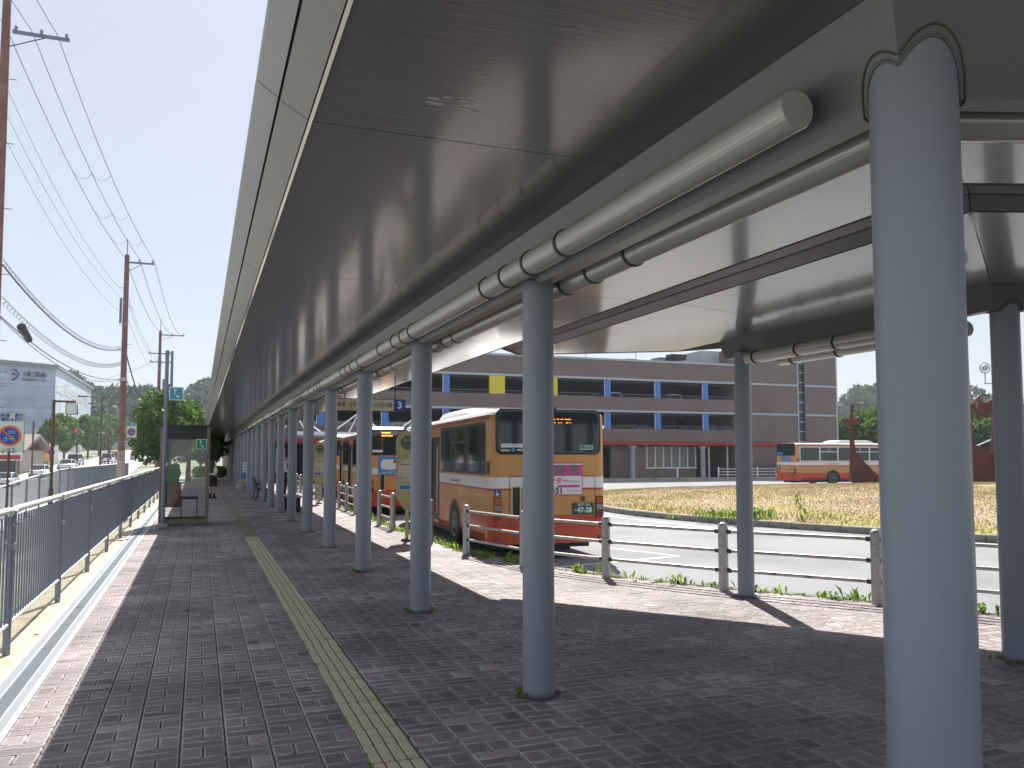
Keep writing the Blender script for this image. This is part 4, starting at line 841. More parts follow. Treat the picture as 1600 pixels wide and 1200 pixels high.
# ================================================= PEOPLE
def skin_mesh(name, verts, edges, rad, m, parent, lv=2):
    me = bpy.data.meshes.new(name); me.from_pydata(verts, edges, []); o = bpy.data.objects.new(name, me); C.objects.link(o)
    md = o.modifiers.new('s', 'SKIN'); md.use_smooth_shade = True
    for i, r_ in enumerate(rad):
        v = me.skin_vertices[0].data[i]; v.radius = (r_, r_) if not isinstance(r_, tuple) else r_; v.use_root = (i == 0)
    sb_ = o.modifiers.new('d', 'SUBSURF'); sb_.levels = lv; sb_.render_levels = lv
    m2 = bpy.data.meshes.new_from_object(o.evaluated_get(bpy.context.evaluated_depsgraph_get())); bpy.data.objects.remove(o)
    m2.materials.clear(); m2.materials.append(m)
    for p in m2.polygons: p.use_smooth = True; p.material_index = 0
    return link(name, m2, parent)
def person(label, loc, rz, H, skirt, hair_long, s=1.0):
    t = thing('person', label, 'person', loc, rz, None, H / 1.6)
    V = [(0, 0, .86), (0, .0, 1.02), (0, .01, 1.18), (0, .0, 1.32), (0, 0, 1.385), (0, .01, 1.46), (0, .015, 1.53)]
    Ra = [(.13, .10), (.115, .085), (.13, .09), (.10, .075), .045, (.075, .09), (.062, .08)]
    E_ = [(0, 1), (1, 2), (2, 3), (3, 4), (4, 5), (5, 6)]
    for s_ in (-1, 1):
        b = len(V); V += [(s_ * .15, 0, 1.31), (s_ * .19, -.01, 1.06), (s_ * .17, .08, .86) if s_ > 0 or not skirt else (s_ * .12, .14, .92), (s_ * .165, .12, .80) if s_ > 0 or not skirt else (s_ * .06, .2, .95)]; Ra += [.047, .036, .026, .024]; E_ += [(3, b), (b, b + 1), (b + 1, b + 2), (b + 2, b + 3)]
        b = len(V); V += [(s_ * .085, 0, .80), (s_ * .09, .01, .45), (s_ * .09 , -.01, .08), (s_ * .095, .10, .035)]; Ra += [.085, .055, .036, .03]; E_ += [(0, b), (b, b + 1), (b + 1, b + 2), (b + 2, b + 3)]
        hb = len(V)
        for q in range(4): V.append((V[b - 1][0] + (q - 1.5) * .014, V[b - 1][1] + .01, V[b - 1][2] - .07 + abs(q - 1.5) * .006)); Ra.append(.008); E_.append((b - 1, hb + q))
        V.append((V[b - 1][0] - s_ * .03, V[b - 1][1] + .02, V[b - 1][2] - .03)); Ra.append(.009); E_.append((b - 1, hb + 4))
    skin_mesh('body', V, E_, Ra, SKIN, t, 2)
    # face on the +Y side
    part('face', MB().ball((-.028, .092, 1.485), .011, 8, sz=(1, .5, .7)).ball((.028, .092, 1.485), .011, 8, sz=(1, .5, .7)), BLACK, t); part('nose', MB().ball((0, .10, 1.46), .013, 8, sz=(.8, 1, 1.3)), SKIN, t); part('mouth', MB().ball((0, .094, 1.425), .018, 8, sz=(1, .3, .3)), mat('lips', (.35, .12, .1), .5), t)
    hm = MB(); el = lambda rx, ry, z, cy=0: [(rx * math.cos(2 * PI * i / 18), cy + ry * math.sin(2 * PI * i / 18), z) for i in range(18)]
    if hair_long:
        hm.loft([el(.02, .02, 1.60, -.01), el(.07, .075, 1.585, -.01), el(.092, .10, 1.53, -.02), el(.098, .09, 1.46, -.045), el(.10, .075, 1.38, -.065), el(.11, .06, 1.28, -.085), el(.105, .05, 1.17, -.095), el(.07, .03, 1.08, -.10)], 0)
    else: hm.loft([el(.02, .02, 1.60), el(.07, .08, 1.585), el(.086, .10, 1.54), el(.084, .092, 1.50, -.02)], 0)
    part('hair', hm, HAIR, t)
    sh = MB(); sh.loft([el(.165, .125, .95), el(.145, .105, 1.05), el(.16, .115, 1.2), el(.17, .105, 1.3), el(.12, .08, 1.355), el(.055, .055, 1.375)], 0)
    for s_ in (-1, 1): sh.path([(s_ * .13, 0, 1.32), (s_ * .18, 0, 1.22), (s_ * .195, -.01, 1.08)], [.065, .055, .05], 12)
    part('shirt', sh, SHIRT, t)
    if skirt:
        sk = MB(); n_ = 36; rr_ = lambda a, b_, z: [((a + .012 * (i % 2)) * math.cos(2 * PI * i / n_), (b_ + .012 * (i % 2)) * math.sin(2 * PI * i / n_), z) for i in range(n_)]
        sk.loft([rr_(.15, .115, 1.0), rr_(.18, .14, .85), rr_(.23, .18, .52)], 0, smooth=False); part('skirt', sk, CLOTHK, t)
        bag = part('bag', MB().bbox(-.20, .12, -.30, -.17, .72, 1.02, .03), BLACK, t); part('strap', MB().path([(-.15, -.16, 1.0), (-.06, -.10, 1.36), (.08, .05, 1.37), (.12, .12, 1.2)], .012, 6), BLACK, t)
        for s_ in (-1, 1): part('sock', MB().path([(s_ * .09, .0, .22), (s_ * .09, -.01, .07)], [.052, .046], 12), CLOTHK, t)
    else:
        for s_ in (-1, 1): part('trouser_leg', MB().path([(s_ * .06, 0, .98), (s_ * .085, 0, .78), (s_ * .09, .01, .45), (s_ * .092, -.01, .06)], [.11, .105, .08, .07], 14), CLOTHK, t)
        cp_ = part('cap', MB().lathe([(.10, 1.53), (.105, 1.57), (.09, 1.61), (.03, 1.625)], (0, 0, 0), 18), CLOTHK, t); part('peak', MB().box(-.07, .07, .06, .17, 1.535, 1.548), CLOTHK, cp_)
        part('tie', MB().box(-.02, .02, .10, .13, 1.05, 1.33), CLOTHK, t)
    for s_ in (-1, 1): part('shoe', MB().loft([[(s_ * .095 + x, y, z) for x, y in rrect(w_, -.08, f_, .035, 3)] for w_, f_, z in ((.045, .17, 0), (.048, .18, .03), (.04, .12, .07))], 0), BLACK, t)
    return t
person('girl with long black hair, white blouse and dark skirt, right of the booth', (.50, 33.8, 0), R(-35), 1.42, True, True)
person('man in white shirt, dark trousers and cap standing between the columns', (3.25, 33.6, 0), R(170), 1.66, False, False)
# ================================================= UTILITY POLES AND WIRES
def upole(x, y, z0, h, lb, m=POLEM, arms=((-.3, 1.3, .7),), r=.17, steps=True, spike=0):
    t = thing('utility_pole', lb, 'utility pole', (x, y, z0), 0, 'utility poles'); part('shaft', MB().tube((0, 0, -.5), (0, 0, h), r, r * .62, n=18), m, t)
    for (zo, L, off) in arms:
        ar_ = part('crossarm', MB().box(off - L / 2, off + L / 2, -.04, .04, h + zo - .04, h + zo + .04), POLEB, t)
        for k in range(3 if L > 1 else 2):
            xx_ = off - L / 2 + .08 + k * (L - .16) / (2 if L > 1 else 1); part('insulator', MB().lathe([(.012, 0), (.05, .03), (.03, .06), (.05, .09), (.03, .13)], (xx_, 0, h + zo + .04), 10), MGREY, ar_)
        part('brace', MB().tube((.06 if off >= 0 else -.06, 0, h + zo - .45), (off + .1, 0, h + zo - .04), .015, n=6), DGREY, t)
    if steps:
        st_ = MB()
        for k in range(int((h - 3) / .9)): s_ = 1 if k % 2 else -1; st_.tube((s_ * r * .7, 0, 2.5 + k * .9), (s_ * (r + .14), 0, 2.5 + k * .9), .010, n=5)
        struct(part('step_bolts', st_, DGREY, t), 'stuff')
    if spike: part('spike', MB().tube((0, 0, h), (0, 0, h + spike), .02, n=6), DGREY, t)
    return t
p0 = upole(-5.22, 25.47, -.5, 14.6, 'tall brown utility pole cut off at the left edge of the picture', arms=((-.85, 1.4, .86),))
pA = upole(-3.43, 43.0, -.1, 11.3, 'brown utility pole with pale lower part, the nearest one standing whole', arms=((-.35, 1.3, .55),), spike=.75)
part('pale_base', MB().tube((0, 0, -.3), (0, 0, 1.95), .180, .176, n=18), mat('faded_paint', (.45, .38, .33), .8, var=.2, dirt=(.25, .2, .18), dscale=3), pA)
part('cable_box', MB().box(-.26, -.15, -.05, .05, 8.0, 9.2), POLEB, pA); part('band', MB().tube((0, 0, 5.25), (0, 0, 5.4), .165, n=18), ALU, pA)
pC = upole(-3.2, 73.3, 0, 11.9, 'second whole utility pole, thinner with distance, behind the big tree', arms=((-.35, 1.9, .9), (-1.9, 1.7, 0), (-2.6, 1.7, .1)), spike=1.0)
part('transformer', MB().tube((.45, 0, 7.1), (.45, 0, 7.9), .2, n=14).box(0, .45, -.04, .04, 7.0, 7.08), POLEB, pC)
pD = upole(-1.98, 64.4, 0, 9.2, 'plain blue-grey utility pole to the right of the second brown one', POLEB, arms=((-3.0, .8, .3), (-3.8, 1.0, .6)), r=.14, steps=False)
part('signal_box', MB().box(-.3, -.1, -.1, .1, 5.5, 6.8), POLEB, pD)
upole(.2, 117, 0, 10.5, 'distant utility pole with transformer, left of the two thin ones', POLEB, arms=((-.6, 2.6, -.8),), steps=False)
upole(1.4, 134, 0, 10.6, 'distant utility pole, middle of the far group by the canopy edge', POLEB, arms=((-.6, 1.4, 0),), steps=False)
upole(3.0, 150, 0, 11, 'farthest utility pole, right next to the canopy edge', POLEB, arms=((-.6, 1.4, 0),), steps=False)
upole(-23.4, 118, -.2, 12.8, 'utility pole in front of the white warehouse, carrying three short arms', POLEM, arms=((-.5, 1.8, 0), (-2.0, 2.6, .3), (-2.3, 1.8, 0)), steps=False, spike=1.2)
def wire(a, b, sag, r, lb, n=20, grp='overhead wires between the poles', loops=None):
    a, b = Vector(a), Vector(b); P = []
    for k in range(n + 1):
        u = k / n; q = a.lerp(b, u); q.z -= sag * 4 * u * (1 - u); P.append(tuple(q))
    mb = MB().path(P, r, 6)
    o = tag(part('power_line', mb, WIRE), lb, 'cable', grp)
    if loops:
        lm = MB(); m_ = 60
        for k in range(m_):
            u = (k + .5) / m_; q = a.lerp(b, u); q.z -= sag * 4 * u * (1 - u)
            if loops == 1: lm.path([(q.x, q.y, q.z), (q.x, q.y + .15, q.z + .16), (q.x, q.y + .3, q.z + .02)], .007, 4)
            else: lm.path([(q.x + .07 * math.sin(2 * PI * j / 8), q.y, q.z - .08 + .08 * math.cos(2 * PI * j / 8)) for j in range(9)], .006, 4)
        if loops == 1:
            lm.path([(x_, y_, z_ + .16) for x_, y_, z_ in P], .009, 4)
        struct(part('hanger_loops', lm, WIRE, o), 'stuff')
    return o
A0, AA, AC = Vector((-5.22, 25.47, 0)), Vector((-3.43, 43, 0)), Vector((-3.2, 73.3, 0)); BK = Vector((-6.6, 8, 0))
for dx, nm in ((.0, 'left'), (.62, 'middle'), (1.25, 'right')):
    wire((A0.x + dx, A0.y, 13.35), (AA.x + dx - .05, AA.y, 11.0), .55, .011, 'high thin power line from the cut-off pole to the next, %s of three' % nm)
    wire((AA.x + dx - .05, AA.y, 11.0), (AC.x + dx + .3, AC.y, 11.65), .8, .014, 'high thin power line leading on behind the big tree, %s of three' % nm)
    wire((BK.x + dx, BK.y, 13.6), (A0.x + dx, A0.y, 13.35), .4, .010, 'high thin power line leaving the picture at the top left, %s of three' % nm)
for k, (z0_, z1_) in enumerate(((11.6, 9.2), (10.9, 8.9), (10.2, 8.2))):
    wire((A0.x + .1, A0.y, z0_), (AA.x + .1, AA.y, z1_), .7, .006, 'faint thin wire between the first two poles, %s of three below the arm' % ('highest', 'middle', 'lowest')[k])
    wire((AA.x + .1, AA.y, z1_), (AC.x + .1, AC.y, z1_ + .6), .9, .008, 'faint thin wire from the second pole onwards, %s of three' % ('highest', 'middle', 'lowest')[k])
for j, u in enumerate((.42, .62, .8)):   # little droppers between the high wires
    for d0 in (0, .62):
        a_ = A0.lerp(AA, u); z_ = 13.35 + (11.0 - 13.35) * u - .55 * 4 * u * (1 - u)
        wire((a_.x + d0, a_.y, z_), (a_.x + d0 + .62, a_.y, z_), .25, .006, 'small slack jumper between two high wires, %s, %s row' % ('left pair' if d0 == 0 else 'right pair', ('nearest', 'middle', 'farthest')[j]), 10)
wire((A0.x + .15, A0.y, 6.75), (AA.x - .15, AA.y, 6.65), .75, .024, 'thick black sagging cable with loops, topmost of the three low cables', loops=1)
wire((A0.x + .15, A0.y, 5.9), (AA.x - .15, AA.y, 6.05), .7, .007, 'coiled thin cable with round hangers, middle of the low cables', loops=2)
wire((A0.x + .15, A0.y, 5.35), (AA.x - .1, AA.y, 5.25), .55, .017, 'lower twin sagging cable with a grey closure', loops=None)
wire((A0.x + .15, A0.y, 5.30), (AA.x - .1, AA.y, 5.22), .66, .012, 'thin companion of the lower sagging cable')
o = tag(part('cable_closure', MB().tube((-4.78, 26.6, 5.25), (-4.70, 27.3, 4.98), .12, .1, n=14), DGREY), 'grey cable closure hanging at the left edge below the cables', 'cable closure')
wire((AA.x + .1, AA.y, 6.4), (AC.x, AC.y, 5.6), 1.4, .035, 'thick black cable falling away behind the big tree')
wire((AA.x + .1, AA.y, 5.3), (AC.x, AC.y, 4.9), 1.1, .022, 'lower black cable falling away behind the big tree')
wire((-23.4, 118, 11.6), (-48, 112, 12.6), .4, .02, 'wire from the warehouse pole to the left, upper', grp='wires of the warehouse pole'); wire((-23.4, 118, 9.2), (-48, 112, 9.6), .4, .02, 'wire from the warehouse pole to the left, lower', grp='wires of the warehouse pole')
wire((-23.4, 118, 11.2), (-3.2, 73.3, 9.5), 1.6, .014, 'wire from the warehouse pole across the road to the second pole', grp='wires of the warehouse pole')
# signs on poles
def no_park(parent, w_, h_, x, y, z, full=True):
    b = part('sign_panel', MB().box(x, x + w_, y - .02, y + .01, z, z + h_), mat('sign_pale', (.55, .62, .50), .5, var=.05), parent)
    part('sign_border', MB().box(x, x + w_, y - .024, y - .0, z, z + .012).box(x, x + w_, y - .024, y - .0, z + h_ - .012, z + h_).box(x, x + .012, y - .024, y, z + .0121, z + h_ - .0121).box(x + w_ - .012, x + w_, y - .024, y, z + .0121, z + h_ - .0121), GREEN, b)
    cx_, cz_ = x + w_ * .5, z + h_ * .40; r_ = w_ * .40
    def disc(rr_, yy): return MB().tube((cx_, yy, cz_), (cx_, y - .015, cz_), rr_, n=32)
    part('ring', disc(r_, y - .026), ORANGE, b); part('disc', disc(r_ * .8, y - .030), BLUE, b)
    q = r_ * .82 * .7; sl = MB(); sl.path([(cx_ - q, y - .036, cz_ + q), (cx_ + q, y - .036, cz_ - q)], r_ * .08, 4); part('slash', sl, ORANGE, b)
    mp = MB()
    for (ox, oz) in ((-.35, -.32), (.30, -.32)): mp.path([(cx_ + r_ * (ox + .15 * math.cos(2 * PI * k / 10)), y - .033, cz_ + r_ * (oz + .15 * math.sin(2 * PI * k / 10))) for k in range(11)], r_ * .035, 4)
    mp.path([(cx_ - r_ * .35, y - .033, cz_ - r_ * .32), (cx_ - r_ * .2, y - .033, cz_ + r_ * .02), (cx_ - r_ * .28, y - .033, cz_ + r_ * .12)], r_ * .05, 4).path([(cx_ - r_ * .22, y - .033, cz_ - r_ * .25), (cx_ + r_ * .1, y - .033, cz_ - r_ * .25), (cx_ + r_ * .16, y - .033, cz_ - r_ * .05), (cx_ + r_ * .36, y - .033, cz_ - r_ * .05), (cx_ + r_ * .3, y - .033, cz_ - r_ * .32)], r_ * .05, 4)
    mp.path([(cx_ + r_ * (.0 + .13 * math.cos(2 * PI * k / 10)), y - .033, cz_ + r_ * (.35 + .13 * math.sin(2 * PI * k / 10))) for k in range(11)], r_ * .03, 4).path([(cx_ + r_ * (.35 + .13 * math.cos(2 * PI * k / 10)), y - .033, cz_ + r_ * (.35 + .13 * math.sin(2 * PI * k / 10))) for k in range(11)], r_ * .03, 4).path([(cx_, y - .033, cz_ + r_ * .35), (cx_ + r_ * .12, y - .033, cz_ + r_ * .55), (cx_ + r_ * .35, y - .033, cz_ + r_ * .35)], r_ * .03, 4)
    part('pictogram', mp, mat('picto_cyan', (.2, .5, .6), .5), b)
    text('自転車・原付', w_ * .15, BLUE, b, (cx_, y - .026, z + h_ * .92), FACE_S, bold=.003); text('放置禁止区域', w_ * .15, BLUE, b, (cx_, y - .026, z + h_ * .82), FACE_S, bold=.003)
    text('三 田 市', w_ * .12, BLUE, b, (cx_, y - .026, z + h_ * .055), FACE_S)
t = thing('no_parking_sign', 'large no bicycle parking sign, green bordered with orange ring, at the left edge', 'sign', (-4.62, 24.1, -.5), R(-2)); no_park(t, .66, .98, -.18, -.1, 2.22)
part('post', MB().tube((.12, 0, 0), (.12, 0, 3.1), .03, n=10), BROWN, t)
t = thing('no_parking_sign', 'small no bicycle parking sign fixed to the brown pole with the pale lower part', 'sign', (-3.36, 42.8, -.1), R(-2)); no_park(t, .46, .74, .14, -.1, 2.55); part('bracket', MB().box(-.1, .2, -.07, -.05, 2.7, 2.73).box(-.1, .2, -.07, -.05, 3.1, 3.13), DGREY, t)
# brown street lamp between the fences
t = thing('street_lamp', 'brown street lamp with square white lantern on a short arm', 'street lamp', (-4.97, 33.9, -.3))
part('pole', MB().tube((0, 0, .75), (0, 0, 3.95), .062, .055, n=12).tube((0, 0, -.6), (0, 0, .75), .085, n=12), BROWN, t); part('arm', MB().box(0, .72, -.035, .035, 3.86, 3.93), BROWN, t)
ln = part('lantern', MB().loft([[(.60 + a_ * (x - .0), y * a_, z) for x, y in rrect(.2, -.2, .2, .05, 3)] for a_, z in ((.92, 3.42), (1, 3.46), (1, 3.80), (.9, 3.84))], 0), mat('lantern_white', (.68, .7, .66), .35), t)
part('lantern_frame', MB().path([(.42, -.2, 3.42), (.42, -.2, 3.84), (.80, -.2, 3.84), (.80, -.2, 3.42), (.42, -.2, 3.42)], .014, 4), BLACK, ln)
# ================================================= FOLIAGE
LEAF = attr_mat('leaf', (0.03, 0.085, 0.018), (0.15, 0.27, 0.03), .6, noise=0.2, nscale=3, bump=0, trans=.38)
LEAFD = attr_mat('leaf_wood', (0.03, 0.06, 0.03), (0.085, 0.14, 0.055), .8, noise=0.2, nscale=.1, bump=0, trans=.2)
def leaf_cloud(name, blobs, n, size, m, shell=.55):
    B = np.array(blobs, float); vol = B[:, 3] * B[:, 4] * B[:, 5]; pr = vol ** .75; pr /= pr.sum()
    idx = rng.choice(len(B), n, p=pr); d = rng.normal(size=(n, 3)); d /= np.linalg.norm(d, axis=1)[:, None]; r_ = (shell + (1 - shell) * rng.uniform(0, 1, n) ** .5) * (1 + rng.normal(0, .07, n))
    P = B[idx, :3] + d * B[idx, 3:6] * r_[:, None]
    a = rng.normal(size=(n, 3)); a /= np.linalg.norm(a, axis=1)[:, None]; b = np.cross(a, rng.normal(size=(n, 3))); b /= np.linalg.norm(b, axis=1)[:, None]; sz = size * rng.uniform(.6, 1.4, n)[:, None]
    V = np.empty((n * 4, 3)); V[0::4] = P - a * sz; V[1::4] = P - b * sz * .55; V[2::4] = P + a * sz; V[3::4] = P + b * sz * .55
    bt = rng.uniform(0, 1, len(B)); tone = np.clip(bt[idx] * .55 + rng.uniform(0, .5, n), 0, 1)
    return np_mesh(name, V, np.arange(n * 4).reshape(-1, 4), m, {'tone': np.repeat(tone, 4)})
def blobs_for(rx, ry, rz_, z, k):
    out = []
    for _ in range(k):
        d = rng.normal(size=3); d /= np.linalg.norm(d); q = rng.uniform(.35, .8); s_ = rng.uniform(.28, .45)
        out.append((d[0] * rx * q, d[1] * ry * q, z + d[2] * rz_ * q, rx * s_, ry * s_, rz_ * s_))
    return out
def make_tree(rx, rz_, ztr, n, leaf, k=16, trunk_r=.12, m=None):
    cz = ztr + rz_ * .8; cm = leaf_cloud('crown', blobs_for(rx, rx, rz_, cz, k), n, leaf, m or LEAF)
    tb = MB().path([(0, 0, -.6), (.03, .02, ztr * .5), (0, .05, ztr), (.08, 0, cz)], [trunk_r * 1.2, trunk_r, trunk_r * .8, trunk_r * .35], 10)
    for q in range(6):
        a_ = 2 * PI * q / 6 + rng.uniform(-.3, .3); tb.path([(0, .03, ztr * rng.uniform(.75, 1.1)), (rx * .35 * math.cos(a_), rx * .35 * math.sin(a_), cz - rz_ * .1), (rx * .7 * math.cos(a_), rx * .7 * math.sin(a_), cz + rz_ * rng.uniform(-.1, .45))], [trunk_r * .5, trunk_r * .3, trunk_r * .1], 6)
    return cm, tb.mesh('trunk', BARK)
def plant_tree(meshes, x, y, z, lb, s=1, grp=None, rz=None):
    t = thing('tree', lb, 'tree', (x, y, z), rng.uniform(0, 6) if rz is None else rz, grp, s); link('crown', meshes[0], t); link('trunk', meshes[1], t); return t
big = make_tree(1.9, 2.1, 1.7, 15000, .10, 26, .16)
plant_tree(big, -1.9, 49.5, -.3, 'dense bright green tree right of the pole with the pale lower part', 1.0, 'big trees behind the telephone booth', 1.0)
plant_tree(big, -.6, 56.5, -.3, 'bright green tree behind the first big one, directly above the booth', .98, 'big trees behind the telephone booth', 3.2)
plant_tree(big, .55, 62.5, -.3, 'smaller spreading tree behind the booth, nearest the canopy edge', .80, 'big trees behind the telephone booth', 4.9)
av = make_tree(2.3, 2.3, 2.0, 6000, .19, 18, .13); av2 = make_tree(2.1, 2.2, 2.0, 6000, .19, 16, .13)
for i, (x, y, s_, lb) in enumerate([(-20.4, 139, 1.15, 'leftmost round street tree along the far side of the road'), (-20.3, 150, 1.25, 'second round street tree from the left along the road'), (-20.1, 163, 1.35, 'third street tree, the tallest in front of the warehouse side wall'), (-20.0, 178, 1.35, 'fourth street tree, left of the double-armed lamps'), (-20.0, 196, 1.4, 'fifth street tree, behind the nearer double-armed lamp'), (-19.8, 218, 1.5, 'sixth street tree, left of the brown pole'), (-19.5, 243, 1.6, 'seventh and farthest street tree, behind the brown pole')]):
    plant_tree(av if i % 2 else av2, x, y, road_z(y) + .1, lb, s_, 'street trees along the main road')
# hedge at the far end of the walk, tree by the far pillar
def hedge(lb, x0, x1, y0, y1, z0, h, n=9000, size=.07, m=LEAF):
    P = []
    k = int((x1 - x0 + y1 - y0) * 2)
    for _ in range(max(8, k)): P.append((rng.uniform(x0, x1), rng.uniform(y0, y1), z0 + h * .5, .55, .45, h * .52))
    o = tag(link('hedge', leaf_cloud('hedge', P, n, size, m)), lb, 'hedge'); return o
hedge('low green clipped hedge across the far end of the walk', -1.2, 4.4, 66.5, 68, 0, .85)
sm = make_tree(1.1, 1.3, 1.5, 4200, .10, 12, .06); plant_tree(sm, .7, 69.5, 0, 'small tree behind the hedge at the far end of the walk', 1.1)
plant_tree(sm, 3.0, 75, 0, 'small dark tree behind the far pillar under the canopy end', 1.3)
t = thing('entrance_canopy', 'small orange-edged canopy on a pale pillar past the far end of the walk', 'canopy', (2.35, 78, 0)); part('orange_edge', MB().box(-.55, .75, -.6, .6, 3.15, 3.4), ORANGE, t); part('pillar', MB().box(-.35, .05, -.2, .2, 0, 3.149), mat('pillar_pale', (.3, .38, .45), .6), t)
# ================================================= VEHICLES ON THE ROAD
def make_car(label, loc, rz, m, s=1.0, kind='sedan', lower=None):
    t = thing('car', label, 'car', loc, rz, 'cars on the main road', s); L = 4.4; hw = .85
    if kind == 'sedan': belt, roof = .88, 1.42; cab = [(.75, .0), (1.55, 1), (2.75, 1), (3.55, .0)]
    else: belt, roof = .98, 1.72; cab = [(.12, .0), (.35, 1), (2.9, 1), (3.6, .0)]; L = 4.2
    st = [(0, .62, .42, .74), (.08, .80, .25, belt - .08), (.5, .85, .22, belt), (2.2, .86, .22, belt), (3.5, .85, .22, belt - .06), (L - .25, .80, .24, belt - .22), (L, .60, .4, .62)]
    rg = []
    for y, w_, z0, z1 in st: rg.append([(-w_, y, z0 + .08), (-w_ + .06, y, z0), (w_ - .06, y, z0), (w_, y, z0 + .08), (w_, y, z1 - .14), (w_ - .08, y, z1), (-w_ + .08, y, z1), (-w_, y, z1 - .14)])
    part('body', MB().loft(rg, 0), m, t)
    if lower: part('side_trim', MB().box(-.87, .87, .02, L - .3, .25, .52), lower, t)
    (ya, _), (yb, _), (yc, _), (yd, _) = cab; cz = roof
    cv = [(-.76, ya, belt - .02), (.76, ya, belt - .02), (.76, yd, belt - .04), (-.76, yd, belt - .04), (-.62, yb, cz - .05), (.62, yb, cz - .05), (.62, yc, cz - .05), (-.62, yc, cz - .05)]
    part('windows', MB().add(cv, [(0, 1, 5, 4), (1, 2, 6, 5), (2, 3, 7, 6), (3, 0, 4, 7), (4, 5, 6, 7), (3, 2, 1, 0)]), GLASS, t)
    part('roof', MB().loft([[(x, y, z) for x, y in rrect(w_, yb - .05, yc + .05, .15, 3)] for w_, z in ((.66, cz - .06), (.65, cz - .015), (.55, cz + .01))], 0), m, t)
    for x in (-1, 1):
        for (y0, z0, y1, z1) in ((ya, belt - .02, yb, cz - .04), (yd, belt - .04, yc, cz - .04)): part('roof_pillar', MB().tube((x * .765, y0, z0), (x * .63, y1, z1), .035, n=6), m, t)
        part('tail_light', MB().box(*sorted([x * .50, x * .76]), -.0, .12, .62, .80 if kind == 'sedan' else .98), LAMP_R, t)
        for y in (.8, L - .85):
            w_ = part('wheel', MB().tube((x * .68, y, .31), (x * .875, y, .31), .31, n=18), RUBBER, t); part('rim', MB().tube((x * .85, y, .31), (x * .885, y, .31), .19, n=12), RIM, w_)
    part('number_plate', MB().box(-.17, .17, -.012, .05, .55, .68), WHITE, t); part('rear_bumper', MB().box(-.72, .72, -.02, .1, .30, .42), DGREY, t); return t
CWH = mat('car_white', (.72, .73, .75), .2, coat=.8); CSI = mat('car_silver', (.5, .52, .55), .25, .5, coat=.8); CRD = mat('car_red', (.35, .03, .03), .25, coat=.8); CBL = mat('car_blue', (.05, .2, .55), .3, coat=.6)
for (x, y, m, k, lb, lo) in [(-17.4, 90, CSI, 'sedan', 'silver car nearest on the road, cut by the left edge', None), (-16.7, 103.5, CWH, 'sedan', 'white sedan second from the left, left of the brown lamp pole', None), (-15.6, 115.5, CWH, 'sedan', 'white sedan with blue lower body, right of the brown lamp pole', CBL), (-16.1, 127, CSI, 'hatch', 'silver estate car ahead of the white and blue sedan', None), (-13.0, 138, CWH, 'hatch', 'white van ahead in the right lane, before the red car', None), (-13.3, 151, CRD, 'hatch', 'dark red car ahead of the white van', None), (-10.8, 163, CSI, 'hatch', 'farthest silver car, right beside the brown utility pole', None)]:
    sl_ = math.atan2(road_z(y + 4) - road_z(y), 4); t = make_car(lb, (x, y, road_z(y) + .01), R(-5), m, .92, k, lo); t.rotation_euler = (sl_, 0, R(-4))
# ================================================= WAREHOUSE AND SHOPS
t = thing('warehouse', 'big white clad warehouse with blue and red company emblem high on its front', 'building', (-24.6, 168.8, -2))
H0 = 19.6; Wv = [(0, 0, 0), (-60, -30, 0), (-86, 30, 0), (-3.8, 87, 0)]
Wt = [(0, 0, H0), (-60, -30, H0 + 1.5), (-86, 30, H0 + 1.5), (-3.8, 87, H0 + 2.6)]
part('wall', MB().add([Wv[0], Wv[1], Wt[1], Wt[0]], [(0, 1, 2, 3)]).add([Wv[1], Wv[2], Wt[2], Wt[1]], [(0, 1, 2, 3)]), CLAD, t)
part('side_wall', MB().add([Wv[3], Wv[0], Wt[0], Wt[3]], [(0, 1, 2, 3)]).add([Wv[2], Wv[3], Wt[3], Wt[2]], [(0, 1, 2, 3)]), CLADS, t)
rp = [(p[0] * 1.005 + (.5 if i in (0, 3) else 0), p[1] - (.4 if i < 2 else -.4), p[2]) for i, p in enumerate(Wt)]
part('roof', MB().add(rp + [(x, y, z + .5) for x, y, z in rp], [(0, 1, 2, 3), (7, 6, 5, 4), (0, 4, 5, 1), (1, 5, 6, 2), (2, 6, 7, 3), (3, 7, 4, 0)]), MGREY, t)
sd_ = Vector((-3.8, 87, 0)); sl = sd_.length; sd_.normalize(); sn = Vector((sd_.y, -sd_.x, 0))
def sidewin(u0, u1, z0, z1, m, name='window'):
    a_, b_ = sd_ * u0 + sn * .06, sd_ * u1 + sn * .06; v = [(a_.x, a_.y, z0), (b_.x, b_.y, z0), (b_.x, b_.y, z1), (a_.x, a_.y, z1)]; v += [(x - sn.x * .3, y - sn.y * .3, z) for x, y, z in v]
    part(name, MB().add(v, [(0, 1, 2, 3), (7, 6, 5, 4), (0, 4, 5, 1), (1, 5, 6, 2), (2, 6, 7, 3), (3, 7, 4, 0)]), m, t)
PALEW = mat('pale_window', (.75, .78, .8), .2)
for k in range(5): sidewin(2 + k * 14.5, 14 + k * 14.5, 15.4 + k * .3, 17.3 + k * .3, PALEW)
for k in range(5): sidewin(2 + k * 15, 13 + k * 15, 9.2, 10.6, MGREY)
for k in range(5): sidewin(2 + k * 15, 13 + k * 15, 4.6, 6.0, MGREY)
fd = Vector((-60, -30, 0)).normalized(); fa = math.atan2(-fd.y, -fd.x)
lg = bpy.data.objects.new('emblem', None)
def fpt(u, z, d=.15): q = fd * u + Vector((fd.y, -fd.x, 0)) * -d; return (q.x, q.y, z)
